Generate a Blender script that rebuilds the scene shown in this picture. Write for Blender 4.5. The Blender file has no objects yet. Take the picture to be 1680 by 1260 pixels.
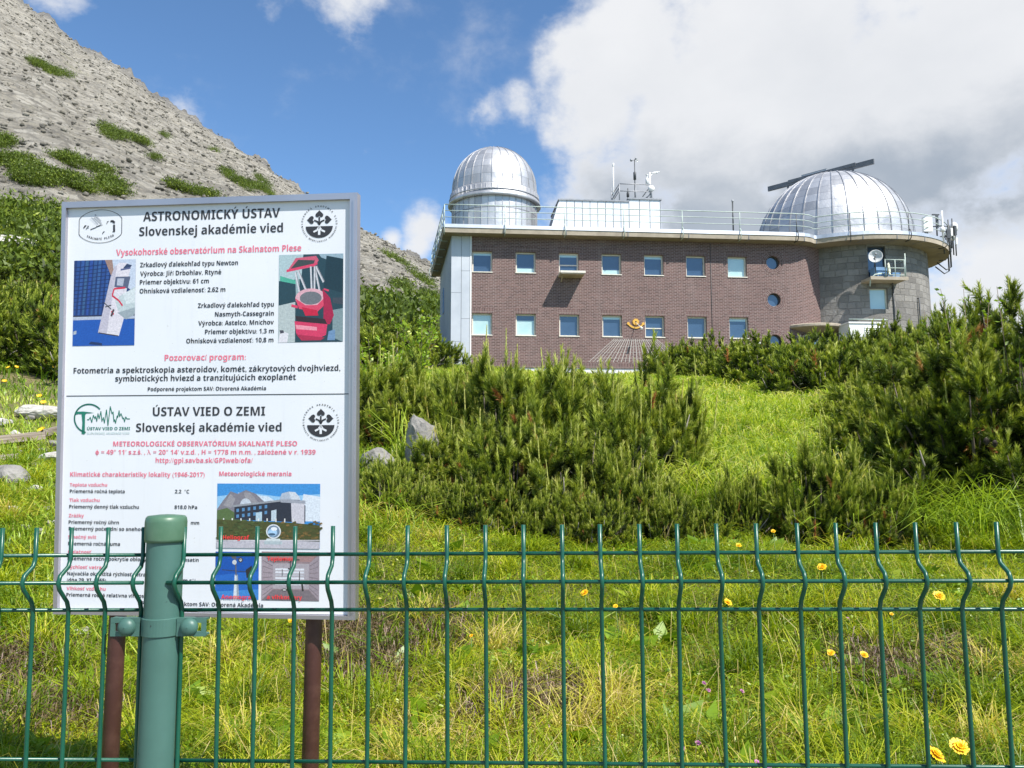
import bpy, bmesh, math, random
import numpy as np
from mathutils import Vector, Matrix

S = bpy.context.scene
COL = S.collection
rng = np.random.default_rng(7)
random.seed(7)
R = math.radians

# ------------------------------------------------------------------ camera, world, sun, exposure
FPX, CX, CY = 1340.0, 840.0, 630.0            # focal length and centre in photo pixels (1680 x 1260)
PITCH = math.atan((765 - 630) / FPX)
cam_d = bpy.data.cameras.new('camera')
cam_d.sensor_width = 36.0
cam_d.lens = 36.0 * FPX / 1680.0
cam_d.clip_start = 0.05
cam_d.clip_end = 5000
cam = bpy.data.objects.new('camera', cam_d)
COL.objects.link(cam)
cam.rotation_euler = (R(90) + PITCH, 0, 0)     # the eye is the origin of the scene, 1.6 m above the path
S.camera = cam
S.view_settings.view_transform = 'Standard'
S.view_settings.look = 'None'
S.view_settings.exposure = 0.62
S.view_settings.gamma = 1.0
S.render.resolution_x, S.render.resolution_y = 1024, 768
try:
    S.cycles.max_bounces = 8
    S.cycles.transparent_max_bounces = 8
except Exception:
    pass

SUN_EL, SUN_AZ = R(52), R(135)                 # azimuth measured clockwise from +Y (camera direction): behind right
SUN_DIR = Vector((math.sin(SUN_AZ) * math.cos(SUN_EL), math.cos(SUN_AZ) * math.cos(SUN_EL), math.sin(SUN_EL)))
sun_d = bpy.data.lights.new('sun', 'SUN')
sun_d.energy = 5.0
sun_d.angle = R(0.5)
sun_d.color = (1.0, 0.955, 0.88)
sun = bpy.data.objects.new('sun', sun_d)
COL.objects.link(sun)
sun.rotation_euler = (-SUN_DIR).to_track_quat('-Z', 'Y').to_euler()


def ray(px, py):
    x, y = (px - CX) / FPX, (CY - py) / FPX
    c, s = math.cos(PITCH), math.sin(PITCH)
    return Vector((x, c - s * y, s + c * y))


class NT:
    """small helper round a node tree"""
    def __init__(self, tree):
        self.t = tree
        tree.nodes.clear()

    def n(self, typ, inputs=None, **props):
        nd = self.t.nodes.new(typ)
        for k, v in props.items():
            setattr(nd, k, v)
        for k, v in (inputs or {}).items():
            if hasattr(v, 'is_linked') or isinstance(v, bpy.types.NodeSocket):
                self.t.links.new(v, nd.inputs[k])
            else:
                nd.inputs[k].default_value = v
        return nd

    def math(self, op, a, b=None, c=None, clamp=False):
        d = {0: a}
        if b is not None: d[1] = b
        if c is not None: d[2] = c
        return self.n('ShaderNodeMath', d, operation=op, use_clamp=clamp).outputs[0]

    def mix(self, f, a, b, blend='MIX'):
        nd = self.t.nodes.new('ShaderNodeMix')
        nd.data_type = 'RGBA'; nd.blend_type = blend
        for i, v in ((0, f), (6, a), (7, b)):
            if isinstance(v, bpy.types.NodeSocket):
                self.t.links.new(v, nd.inputs[i])
            else:
                nd.inputs[i].default_value = v if i == 0 else (tuple(v) + (1,))[:4]
        return nd.outputs[2]

    def ramp(self, f, stops, interp='LINEAR'):
        nd = self.n('ShaderNodeValToRGB', {0: f})
        cr = nd.color_ramp
        cr.interpolation = interp
        while len(cr.elements) < len(stops): cr.elements.new(0.5)
        for e, (p, c) in zip(cr.elements, stops):
            e.position = p
            e.color = (tuple(c) + (1,))[:4] if hasattr(c, '__len__') else (c, c, c, 1)
        return nd.outputs[0]

    def noise(self, vec, scale, detail=4, rough=0.55, out=0, dist=0.0):
        d = {'Scale': scale, 'Detail': detail, 'Roughness': rough, 'Distortion': dist}
        if vec is not None: d['Vector'] = vec
        return self.n('ShaderNodeTexNoise', d).outputs[out]

    def maprange(self, v, a, b, c=0.0, d=1.0, smooth=False):
        return self.n('ShaderNodeMapRange', {0: v, 1: a, 2: b, 3: c, 4: d},
                      interpolation_type='SMOOTHSTEP' if smooth else 'LINEAR').outputs[0]


world = bpy.data.worlds.new('World')
S.world = world
world.use_nodes = True
W = NT(world.node_tree)
sky = W.n('ShaderNodeTexSky', sky_type='NISHITA', sun_disc=False, sun_elevation=SUN_EL, sun_rotation=SUN_AZ,
          altitude=1700, air_density=1.0, dust_density=0.0, ozone_density=2.6)
dirn = W.n('ShaderNodeTexCoord').outputs['Generated']
dirn = W.n('ShaderNodeVectorMath', {0: dirn}, operation='NORMALIZE').outputs[0]
# cloud heaps: (direction given as photo pixel, radius in photo pixels, weight)
HEAPS = [(1270, 90, 340, 1.0), (1500, 190, 360, 1.0), (1035, 100, 180, .92), (1000, 190, 140, .85), (1120, 220, 230, 1.0),
         (1390, 330, 250, .95), (1180, 350, 210, .85), (1660, 60, 330, 1.0), (1020, 330, 190, .72), (1650, 470, 170, .95),
         (1585, 520, 130, .9), (1930, 250, 420, 1.0), (2350, 150, 520, 1.0), (1500, -350, 420, .9), (702, 372, 55, .6),
         (692, 405, 50, .55), (440, 8, 90, .38), (555, -5, 90, .5), (812, 190, 55, .42), (845, 175, 55, .45), (600, 250, 40, .4), (100, -20, 70, .45),
         (300, 178, 40, .5), (640, 395, 30, .6)]
dens = None
for hx, hy, hr, hw in HEAPS:
    c = ray(hx, hy).normalized()
    dd = W.n('ShaderNodeVectorMath', {0: dirn, 1: tuple(c)}, operation='DISTANCE').outputs['Value']
    b = W.maprange(dd, 0.0, hr / FPX * 0.93, hw, 0.0)
    dens = b if dens is None else W.n('ShaderNodeMath', {0: dens, 1: b, 2: 0.08}, operation='SMOOTH_MAX').outputs[0]
for bd, hr in (((-.75, -.5, .45), .4), ((.45, -.5, .74), .3), ((.95, .1, .3), .4), ((-.2, -.9, .7), .3)):   # unseen clouds, added behind the camera for the dome and window reflections
    dd = W.n('ShaderNodeVectorMath', {0: dirn, 1: tuple(Vector(bd).normalized())}, operation='DISTANCE').outputs['Value']
    dens = W.math('MAXIMUM', dens, W.maprange(dd, 0.0, hr, .9, 0.0))
stretch = W.n('ShaderNodeMapping', {'Vector': dirn, 'Scale': (1, 1, 1.35)}).outputs[0]
fb = W.noise(stretch, 5.2, 9, 0.58, dist=0.25)
fb2 = W.noise(stretch, 15.0, 6, 0.6)
gate = W.maprange(dens, 0.0, 0.12, 0.0, 1.0)
nz = W.math('ADD', W.math('MULTIPLY', W.math('SUBTRACT', fb, 0.5), 1.8), W.math('MULTIPLY', W.math('SUBTRACT', fb2, 0.5), 1.1))
gate = W.math('MULTIPLY', gate, W.maprange(dens, 0.42, 0.85, 1.0, 0.22, smooth=True))
d2 = W.math('ADD', dens, W.math('MULTIPLY', nz, gate))
alpha = W.maprange(d2, 0.06, 0.66, 0.0, 1.0, smooth=True)
elev = W.n('ShaderNodeSeparateXYZ', {0: dirn}).outputs[2]
lowgrey = W.maprange(W.math('ADD', elev, W.math('MULTIPLY', W.math('SUBTRACT', fb, 0.5), 0.22)), 0.30, 0.40, 1.0, 0.0, smooth=True)
veryl = W.maprange(elev, 0.22, 0.27, 0.0, 1.0, smooth=True)
core = W.maprange(d2, 0.36, 0.72, 0.0, 1.0, smooth=True)
fb3 = W.noise(stretch, 3.6, 6, 0.55)
side = W.maprange(W.n('ShaderNodeSeparateXYZ', {0: dirn}).outputs[0], 0.0, 0.12, 0.0, 1.0, smooth=True)
grey = W.math('MULTIPLY', W.math('MULTIPLY', W.math('MULTIPLY', lowgrey, side), veryl), core)
grey = W.math('ADD', W.math('MULTIPLY', grey, 0.85), W.math('MULTIPLY', W.maprange(fb3, 0.42, 0.68), W.math('MULTIPLY', core, 0.22)), clamp=True)
ccol = W.mix(grey, (0.93, 0.94, 0.96), (0.42, 0.48, 0.56))
bg1 = W.n('ShaderNodeBackground', {'Color': W.mix(1.0, sky.outputs[0], (0.80, 0.98, 1.06), 'MULTIPLY'), 'Strength': 0.122})
bg2 = W.n('ShaderNodeBackground', {'Color': ccol, 'Strength': 0.63})
mx = W.n('ShaderNodeMixShader', {0: W.math('MULTIPLY', alpha, 0.96), 1: bg1.outputs[0], 2: bg2.outputs[0]})
W.n('ShaderNodeOutputWorld', {0: mx.outputs[0]})

# ------------------------------------------------------------------ helpers: objects, tags, meshes
def tag(o, label=None, cat=None, group=None, kind=None):
    if label: o['label'] = label
    if cat: o['category'] = cat
    if group: o['group'] = group
    if kind: o['kind'] = kind
    return o

def empty(name, loc=(0, 0, 0), rz=0.0, label=None, cat=None, group=None):
    o = bpy.data.objects.new(name, None)
    COL.objects.link(o)
    o.location = loc
    o.rotation_euler = (0, 0, rz)
    o.empty_display_size = 0.2
    return tag(o, label, cat, group)

def link(name, me, parent=None, loc=None, rot=None, scale=None):
    o = bpy.data.objects.new(name, me)
    COL.objects.link(o)
    if parent is not None: o.parent = parent
    if loc is not None: o.location = loc
    if rot is not None: o.rotation_euler = rot
    if scale is not None: o.scale = scale if hasattr(scale, '__len__') else (scale,) * 3
    return o

def np_mesh(name, V, tris, tint=None, mat=None, smooth=False):
    me = bpy.data.meshes.new(name)
    V = np.asarray(V, dtype=np.float32); tris = np.asarray(tris, dtype=np.int32)
    k = tris.shape[1]
    me.vertices.add(len(V)); me.vertices.foreach_set('co', V.ravel())
    me.loops.add(tris.size); me.loops.foreach_set('vertex_index', tris.ravel())
    me.polygons.add(len(tris)); me.polygons.foreach_set('loop_start', np.arange(0, tris.size, k, dtype=np.int32))
    if smooth: me.polygons.foreach_set('use_smooth', np.ones(len(tris), dtype=bool))
    if tint is not None:
        a = me.attributes.new('tint', 'FLOAT', 'POINT')
        a.data.foreach_set('value', np.asarray(tint, dtype=np.float32))
    me.update(calc_edges=True)
    if mat: me.materials.append(mat)
    return me

class MB:
    """collects faces (with metre UVs) and links them as one mesh object"""
    def __init__(self): self.v, self.f, self.m, self.uv, self.sm = [], [], [], [], []

    def face(self, pts, m=0, uv=None, smooth=False):
        i = len(self.v)
        self.v += [tuple(p) for p in pts]
        self.f.append(tuple(range(i, i + len(pts))))
        self.m.append(m); self.uv.append(uv); self.sm.append(smooth)

    def box(self, x0, x1, y0, y1, z0, z1, m=0):
        a = [(x0, y0, z0), (x1, y0, z0), (x1, y1, z0), (x0, y1, z0), (x0, y0, z1), (x1, y0, z1), (x1, y1, z1), (x0, y1, z1)]
        for q in ((0, 3, 2, 1), (4, 5, 6, 7), (0, 1, 5, 4), (1, 2, 6, 5), (2, 3, 7, 6), (3, 0, 4, 7)):
            self.face([a[k] for k in q], m)

    def obox(self, p0, p1, wid, hgt, m=0, up=(0, 0, 1)):
        """a box beam along p0-p1, WID across and HGT along up"""
        p0, p1, up = Vector(p0), Vector(p1), Vector(up)
        d = (p1 - p0).normalized(); s = d.cross(up).normalized(); u = s.cross(d).normalized()
        c = [p + s * a * wid / 2 + u * b * hgt / 2 for p in (p0, p1) for a, b in ((-1, -1), (1, -1), (1, 1), (-1, 1))]
        for q in ((0, 1, 2, 3), (7, 6, 5, 4), (0, 4, 5, 1), (1, 5, 6, 2), (2, 6, 7, 3), (3, 7, 4, 0)):
            self.face([c[k] for k in q], m)

    def tube(self, pts, r, n=6, m=0, caps=True, smooth=True):
        pts = [Vector(p) for p in pts]
        rs = r if hasattr(r, '__len__') else [r] * len(pts)
        rings = []; side = None
        for i, p in enumerate(pts):
            d = (pts[min(i + 1, len(pts) - 1)] - pts[max(i - 1, 0)])
            d = d.normalized() if d.length > 1e-9 else Vector((0, 0, 1))
            if side is None:
                side = d.orthogonal().normalized()
            side = (side - d * side.dot(d))
            side = side.normalized() if side.length > 1e-6 else d.orthogonal().normalized()
            b = d.cross(side)
            rings.append([p + (side * math.cos(2 * math.pi * k / n) + b * math.sin(2 * math.pi * k / n)) * rs[i] for k in range(n)])
        i0 = len(self.v)
        for rg in rings: self.v += [tuple(q) for q in rg]
        for i in range(len(rings) - 1):
            for k in range(n):
                k2 = (k + 1) % n
                self.f.append((i0 + i * n + k, i0 + i * n + k2, i0 + (i + 1) * n + k2, i0 + (i + 1) * n + k))
                self.m.append(m); self.uv.append(None); self.sm.append(smooth)
        if caps:
            for i, rev in ((0, True), (len(rings) - 1, False)):
                q = [i0 + i * n + k for k in range(n)]
                self.f.append(tuple(q[::-1] if rev else q)); self.m.append(m); self.uv.append(None); self.sm.append(False)

    def lathe(self, c, prof, n=32, m=0, smooth=True, axis=None, a0=0.0, a1=2 * math.pi, uvf=None):
        """profile [(r, z)] turned about the z axis through c (or about AXIS)"""
        c = Vector(c)
        M = Matrix.Identity(3) if axis is None else Vector(axis).normalized().to_track_quat('Z', 'Y').to_matrix()
        full = abs(a1 - a0 - 2 * math.pi) < 1e-6
        cnt = n if full else n + 1
        i0 = len(self.v)
        for r, z in prof:
            for k in range(cnt):
                a = a0 + (a1 - a0) * k / n
                self.v.append(tuple(c + M @ Vector((r * math.cos(a), r * math.sin(a), z))))
        for i in range(len(prof) - 1):
            for k in range(n):
                k2 = (k + 1) % cnt
                self.f.append((i0 + i * cnt + k, i0 + i * cnt + k2, i0 + (i + 1) * cnt + k2, i0 + (i + 1) * cnt + k))
                self.m.append(m); self.sm.append(smooth)
                self.uv.append(None if uvf is None else [uvf(k, i), uvf(k + 1, i), uvf(k + 1, i + 1), uvf(k, i + 1)])

    def mesh(self, name, mats):
        me = bpy.data.meshes.new(name)
        me.from_pydata(self.v, [], self.f)
        for mt in (mats if isinstance(mats, (list, tuple)) else [mats]): me.materials.append(mt)
        me.polygons.foreach_set('material_index', self.m)
        me.polygons.foreach_set('use_smooth', self.sm)
        ul = me.uv_layers.new(name='UVMap')
        uvs = np.zeros((len(me.loops), 2), dtype=np.float32)
        for p, uv in zip(me.polygons, self.uv):
            n = p.normal
            for j, li in enumerate(p.loop_indices):
                if uv is not None:
                    uvs[li] = uv[j]
                else:
                    co = me.vertices[me.loops[li].vertex_index].co
                    if abs(n.z) > 0.8: uvs[li] = (co.x, co.y)
                    else:
                        t = Vector((-n.y, n.x, 0))
                        t = t.normalized() if t.length > 1e-6 else Vector((1, 0, 0))
                        uvs[li] = (co.dot(t), co.z)
        ul.data.foreach_set('uv', uvs.ravel())
        me.update()
        return me

    def build(self, name, mats, parent=None, loc=None, rot=None, bevel=0.0):
        o = link(name, self.mesh(name, mats), parent, loc, rot)
        if bevel:
            md = o.modifiers.new('edge', 'BEVEL'); md.width = bevel; md.segments = 2; md.limit_method = 'ANGLE'
        return o

def copy_tree(o, parent=None, kids=None):
    c = o.copy(); COL.objects.link(c); c.parent = parent
    for ch in (kids or KIDS).get(o.name, []): copy_tree(ch, c, kids)
    return c
KIDS = {}

# ------------------------------------------------------------------ materials
MATS = {}
def pbr(name, col=None, rough=0.6, metal=0.0, spec=0.5, f=None, bump=None, **kw):
    """Principled; f(nt) may return a colour socket; bump(nt) a (height socket, strength, distance)"""
    m = bpy.data.materials.new(name)
    m.use_nodes = True
    t = NT(m.node_tree)
    d = {'Roughness': rough, 'Metallic': metal, 'Specular IOR Level': spec}
    d.update(kw)
    bs = t.n('ShaderNodeBsdfPrincipled', d)
    c = f(t) if f else col
    if isinstance(c, bpy.types.NodeSocket): t.t.links.new(c, bs.inputs['Base Color'])
    else: bs.inputs['Base Color'].default_value = (tuple(c) + (1,))[:4]
    if bump:
        h, st, dist = bump(t)
        b = t.n('ShaderNodeBump', {'Height': h, 'Strength': st, 'Distance': dist})
        t.t.links.new(b.outputs[0], bs.inputs['Normal'])
    t.n('ShaderNodeOutputMaterial', {0: bs.outputs[0]})
    MATS[name] = m
    return m

def obj_co(t): return t.n('ShaderNodeTexCoord').outputs['Object']
def geo_co(t): return t.n('ShaderNodeNewGeometry').outputs['Position']
def uv_co(t): return t.n('ShaderNodeUVMap', uv_map='UVMap').outputs[0]
def tinted(a, b, scale=3.0, detail=5, lo=0.35, hi=0.65):
    return lambda t: t.mix(t.maprange(t.noise(obj_co(t), scale, detail), lo, hi), a, b)

def brick_f(w, h, mort, c1, c2, cm, rot=False, big=0.0, offset=0.5):
    def f(t):
        v = uv_co(t)
        if rot: v = t.n('ShaderNodeMapping', {'Vector': v, 'Rotation': (0, 0, R(90))}).outputs[0]
        b = t.n('ShaderNodeTexBrick', {'Vector': v, 'Color1': c1 + (1,), 'Color2': c2 + (1,), 'Mortar': cm + (1,), 'Scale': 1.0,
                'Mortar Size': mort, 'Mortar Smooth': 0.1, 'Bias': 0.0, 'Brick Width': w, 'Row Height': h}, offset=offset)
        n = t.noise(v, 0.7, 5, 0.6)
        n2 = t.noise(v, 9.0, 3, 0.6)
        c = t.mix(t.maprange(n, 0.3, 0.7, 0.0, 1.0), b.outputs[0], (0.30, 0.22, 0.22), 'MULTIPLY')
        c = t.mix(0.22, b.outputs[0], c)
        c = t.mix(t.maprange(n2, 0.3, 0.75, 0.0, 0.35), c, (0.16, 0.09, 0.085))
        # rain streaks and pale bloom that run down the wall
        st = t.noise(t.n('ShaderNodeMapping', {'Vector': v, 'Scale': (1.6, 0.12, 1)}).outputs[0], 1.0, 5, 0.6)
        return t.mix(t.maprange(st, 0.52, 0.8, 0.0, 0.22), c, (0.36, 0.30, 0.29))
    return f
def brick_b(w, h, mort, rot=False, st=0.6):
    def f(t):
        v = uv_co(t)
        if rot: v = t.n('ShaderNodeMapping', {'Vector': v, 'Rotation': (0, 0, R(90))}).outputs[0]
        b = t.n('ShaderNodeTexBrick', {'Vector': v, 'Scale': 1.0, 'Mortar Size': mort, 'Mortar Smooth': 0.2, 'Brick Width': w, 'Row Height': h})
        hgt = t.math('SUBTRACT', t.math('MULTIPLY', t.noise(v, 30, 3), 0.4), b.outputs['Fac'])
        return hgt, st, 0.02
    return f

BR1, BR2, BRM = (0.072, 0.040, 0.038), (0.162, 0.090, 0.082), (0.32, 0.255, 0.235)
M_brick = pbr('brick', rough=0.85, f=brick_f(0.25, 0.083, 0.013, BR1, BR2, BRM), bump=brick_b(0.27, 0.083, 0.011))
M_soldier = pbr('soldier_brick', rough=0.85, f=brick_f(0.26, 0.085, 0.012, BR1, BR2, BRM, rot=True, offset=0.0), bump=brick_b(0.26, 0.085, 0.012, rot=True))
def stone_f(t):
    v = uv_co(t)
    wob = t.n('ShaderNodeVectorMath', {0: v, 1: t.n('ShaderNodeVectorMath', {0: t.noise(v, 1.3, 2, out=1), 1: (0.16, 0.16, 0)}, operation='MULTIPLY').outputs[0]}, operation='ADD').outputs[0]
    b = t.n('ShaderNodeTexBrick', {'Vector': wob, 'Color1': (0.135, 0.127, 0.118, 1), 'Color2': (0.27, 0.255, 0.235, 1), 'Mortar': (0.20, 0.19, 0.175, 1), 'Scale': 1.0,
            'Mortar Size': 0.016, 'Mortar Smooth': 0.4, 'Bias': 0.0, 'Brick Width': 0.62, 'Row Height': 0.36}, offset=0.42, squash=0.7, squash_frequency=3)
    n = t.noise(v, 6.0, 6, 0.65)
    c = t.mix(t.maprange(n, 0.35, 0.7, 0.0, 0.55), b.outputs[0], (0.17, 0.16, 0.15))
    return t.mix(t.maprange(t.noise(v, 0.8, 4), 0.45, 0.7, 0.0, 0.4), c, (0.31, 0.295, 0.275))
def stone_b(t):
    v = uv_co(t)
    wob = t.n('ShaderNodeVectorMath', {0: v, 1: t.n('ShaderNodeVectorMath', {0: t.noise(v, 1.3, 2, out=1), 1: (0.16, 0.16, 0)}, operation='MULTIPLY').outputs[0]}, operation='ADD').outputs[0]
    b = t.n('ShaderNodeTexBrick', {'Vector': wob, 'Scale': 1.0, 'Mortar Size': 0.022, 'Mortar Smooth': 0.6, 'Brick Width': 0.62, 'Row Height': 0.36}, offset=0.42, squash=0.7, squash_frequency=3)
    return t.math('SUBTRACT', t.math('MULTIPLY', t.noise(v, 9, 5, 0.65), 1.0), b.outputs['Fac']), 0.9, 0.05
M_stone = pbr('tower_stone', rough=0.9, f=stone_f, bump=stone_b)
M_clad = pbr('grey_cladding', rough=0.55, f=tinted((0.42, 0.45, 0.50), (0.50, 0.53, 0.58), 0.8))
M_sidewall = pbr('side_cladding', rough=0.6, f=tinted((0.36, 0.40, 0.46), (0.43, 0.47, 0.53), 0.5))
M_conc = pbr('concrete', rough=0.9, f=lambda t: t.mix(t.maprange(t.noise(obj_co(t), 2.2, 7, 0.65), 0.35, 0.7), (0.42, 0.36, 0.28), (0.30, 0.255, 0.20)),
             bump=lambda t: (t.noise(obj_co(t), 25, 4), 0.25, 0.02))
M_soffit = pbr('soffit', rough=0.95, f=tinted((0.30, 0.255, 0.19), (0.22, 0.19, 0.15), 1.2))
M_flash = pbr('zinc_flashing', rough=0.42, metal=0.75, f=tinted((0.62, 0.64, 0.67), (0.5, 0.53, 0.56), 1.4))
M_roof = pbr('roofing', rough=0.9, f=tinted((0.30, 0.31, 0.32), (0.22, 0.23, 0.24), 0.7))
M_cream = pbr('cream_frame', rough=0.5, f=tinted((0.70, 0.66, 0.58), (0.62, 0.58, 0.50), 6))
M_white = pbr('white_paint', rough=0.4, f=tinted((0.78, 0.78, 0.77), (0.70, 0.70, 0.69), 5))
M_glass = pbr('window_glass', rough=0.04, metal=0.0, spec=1.0, f=tinted((0.03, 0.055, 0.10), (0.055, 0.10, 0.16), 0.35), IOR=1.62)
M_glassd = pbr('dark_glass', (0.015, 0.03, 0.06), rough=0.05, spec=0.9, IOR=1.7)
M_blind = pbr('blind_behind_glass', rough=0.08, spec=0.9, IOR=1.8, f=lambda t: t.mix(t.maprange(t.noise(obj_co(t), 1.2, 2), 0.35, 0.65), (0.38, 0.55, 0.52), (0.46, 0.60, 0.56)))
M_rail = pbr('pale_green_rail', rough=0.5, f=tinted((0.50, 0.58, 0.52), (0.36, 0.43, 0.40), 2.0))
M_dark = pbr('dark_metal', rough=0.5, metal=0.4, f=tinted((0.055, 0.06, 0.065), (0.09, 0.095, 0.10), 4))
M_grey = pbr('grey_metal', rough=0.5, metal=0.3, f=tinted((0.24, 0.25, 0.27), (0.33, 0.34, 0.36), 4))
M_bar = pbr('weathered_steel', rough=0.6, metal=0.2, f=tinted((0.12, 0.125, 0.14), (0.18, 0.185, 0.20), 2))
M_gold = pbr('gilded_metal', rough=0.5, metal=0.1, f=tinted((0.72, 0.40, 0.06), (0.60, 0.33, 0.06), 6))
M_blue = pbr('blue_box', (0.16, 0.30, 0.50), rough=0.5)
M_dish = pbr('dish_mesh', rough=0.5, f=tinted((0.52, 0.53, 0.54), (0.62, 0.63, 0.63), 3))
M_pink = pbr('dish_cream', (0.72, 0.74, 0.58), rough=0.5)

def dome_f(lo, hi):
    def f(t):
        uv = t.n('ShaderNodeSeparateXYZ', {0: uv_co(t)})
        u, v = uv.outputs[0], uv.outputs[1]
        cell = t.n('ShaderNodeCombineXYZ', {0: t.math('FLOOR', u), 1: t.math('FLOOR', v)}).outputs[0]
        w = t.n('ShaderNodeTexWhiteNoise', {'Vector': cell}, noise_dimensions='2D').outputs[0]
        seam = t.math('LESS_THAN', t.math('FRACT', v), 0.035)
        c = t.mix(w, lo, hi)
        c = t.mix(t.maprange(t.noise(obj_co(t), 1.2, 5), 0.4, 0.75, 0, 0.35), c, (0.50, 0.50, 0.51))
        return t.mix(t.math('MULTIPLY', seam, 0.7), c, (0.16, 0.16, 0.17))
    return f
def dome_b(t):
    return t.noise(obj_co(t), 1.8, 3), 0.35, 0.10
M_dome = pbr('dome_sheet', rough=0.5, metal=0.72, f=dome_f((0.40, 0.405, 0.42), (0.62, 0.62, 0.63)), bump=dome_b)
M_rib = pbr('dome_seam', rough=0.5, metal=0.6, f=tinted((0.32, 0.325, 0.34), (0.46, 0.46, 0.48), 2))
M_panel = pbr('white_sheet_cladding', rough=0.45, f=tinted((0.66, 0.68, 0.71), (0.74, 0.755, 0.78), 0.8))
M_seam = pbr('dark_joint', (0.18, 0.19, 0.21), rough=0.7)

M_fence = pbr('green_coating', rough=0.33, spec=0.5, f=tinted((0.004, 0.068, 0.040), (0.008, 0.088, 0.054), 14),
              bump=lambda t: (t.noise(obj_co(t), 160, 2), 0.08, 0.002))
def post_f(t):
    c = t.mix(t.maprange(t.noise(obj_co(t), 7, 5, 0.6), 0.35, 0.7), (0.050, 0.120, 0.099), (0.064, 0.152, 0.128))
    chip = t.maprange(t.noise(obj_co(t), 95, 2, 0.5), 0.735, 0.76)
    c = t.mix(chip, c, (0.02, 0.035, 0.04))
    drip = t.noise(t.n('ShaderNodeMapping', {'Vector': obj_co(t), 'Scale': (60, 60, 3)}).outputs[0], 1.0, 2)
    return t.mix(t.maprange(drip, 0.66, 0.74, 0.0, 0.5), c, (0.052, 0.24, 0.20))
M_post = pbr('painted_post', rough=0.46, f=post_f, bump=lambda t: (t.noise(obj_co(t), 60, 4), 0.12, 0.003))
M_cap = pbr('faded_cap', rough=0.4, f=lambda t: t.mix(t.maprange(t.noise(obj_co(t), 20, 5), 0.35, 0.7), (0.055, 0.13, 0.075), (0.10, 0.185, 0.12)))
M_signpost = pbr('brown_post', rough=0.5, f=lambda t: t.mix(t.maprange(t.noise(obj_co(t), 18, 6, 0.65), 0.45, 0.75), (0.060, 0.022, 0.018), (0.10, 0.045, 0.035)))
M_alu = pbr('aluminium_frame', rough=0.38, metal=0.85, f=tinted((0.50, 0.48, 0.52), (0.42, 0.40, 0.44), 3))
def board_f(t):
    v = obj_co(t)
    c = t.mix(t.maprange(t.noise(v, 2.2, 5), 0.35, 0.65), (0.66, 0.68, 0.725), (0.71, 0.722, 0.755))
    st = t.noise(t.n('ShaderNodeMapping', {'Vector': v, 'Scale': (26, 1.6, 1)}).outputs[0], 1.0, 5, 0.65)
    c = t.mix(t.maprange(st, 0.56, 0.78, 0.0, 0.35), c, (0.55, 0.56, 0.58))
    return t.mix(t.maprange(t.noise(v, 120, 2), 0.70, 0.76, 0.0, 0.5), c, (0.45, 0.44, 0.42))
M_board = pbr('sign_sheet', rough=0.32, f=board_f)
M_ink = pbr('black_ink', (0.028, 0.028, 0.034), rough=0.5)
M_pinkink = pbr('faded_red_ink', (0.72, 0.165, 0.24), rough=0.5)
M_redink = pbr('red_ink', (0.75, 0.045, 0.05), rough=0.5)
M_greenink = pbr('green_ink', (0.010, 0.165, 0.115), rough=0.5)
M_greyink = pbr('grey_ink', (0.42, 0.43, 0.46), rough=0.5)
M_print = pbr('photo_print', rough=0.35, f=lambda t: t.mix(t.maprange(t.noise(obj_co(t), 190, 5, 0.7), 0.3, 0.7, 0.0, 0.55), t.n('ShaderNodeAttribute', attribute_name='pcol').outputs[0], t.mix(1.0, t.n('ShaderNodeAttribute', attribute_name='pcol').outputs[0], (0.35, 0.37, 0.42), 'MULTIPLY')))

def leafmat(name, stops, trans=0.35, rough=0.5, spec=0.35, vary=0.35, vscale=2.5):
    """tint attribute -> colour; thin leaves let light through"""
    m = bpy.data.materials.new(name); m.use_nodes = True
    t = NT(m.node_tree)
    a = t.n('ShaderNodeAttribute', attribute_name='tint').outputs['Fac']
    n = t.noise(geo_co(t), vscale, 3)
    a2 = t.math('ADD', a, t.math('MULTIPLY', t.math('SUBTRACT', n, 0.5), vary), clamp=True)
    c = t.ramp(a2, stops)
    bs = t.n('ShaderNodeBsdfPrincipled', {'Base Color': c, 'Roughness': rough, 'Specular IOR Level': spec})
    tr = t.n('ShaderNodeBsdfTranslucent', {'Color': t.mix(1.0, c, (1.0, 0.95, 0.5), 'MULTIPLY')})
    mxs = t.n('ShaderNodeMixShader', {0: trans, 1: bs.outputs[0], 2: tr.outputs[0]})
    t.n('ShaderNodeOutputMaterial', {0: mxs.outputs[0]})
    MATS[name] = m
    return m
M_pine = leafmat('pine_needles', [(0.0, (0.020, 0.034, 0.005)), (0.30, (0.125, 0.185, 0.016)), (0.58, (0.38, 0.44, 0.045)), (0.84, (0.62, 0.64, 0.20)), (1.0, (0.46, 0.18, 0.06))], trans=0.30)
M_grass = leafmat('grass_blades', [(0.0, (0.085, 0.160, 0.005)), (0.35, (0.27, 0.37, 0.010)), (0.62, (0.50, 0.53, 0.022)), (0.82, (0.66, 0.55, 0.14)), (1.0, (0.72, 0.56, 0.29))], trans=0.45, spec=0.4, rough=0.45)
M_meadow = leafmat('meadow_blades', [(0.0, (0.10, 0.20, 0.010)), (0.45, (0.36, 0.51, 0.04)), (0.75, (0.64, 0.71, 0.14)), (1.0, (0.62, 0.56, 0.26))], trans=0.45, spec=0.45, rough=0.4)
M_leaf = leafmat('broad_leaves', [(0.0, (0.08, 0.18, 0.012)), (0.5, (0.24, 0.38, 0.020)), (0.85, (0.46, 0.54, 0.05)), (1.0, (0.40, 0.16, 0.06))], trans=0.4, spec=0.5, rough=0.4)
M_bark = pbr('pine_bark', rough=0.9, f=tinted((0.10, 0.075, 0.055), (0.20, 0.165, 0.135), 9))
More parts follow.
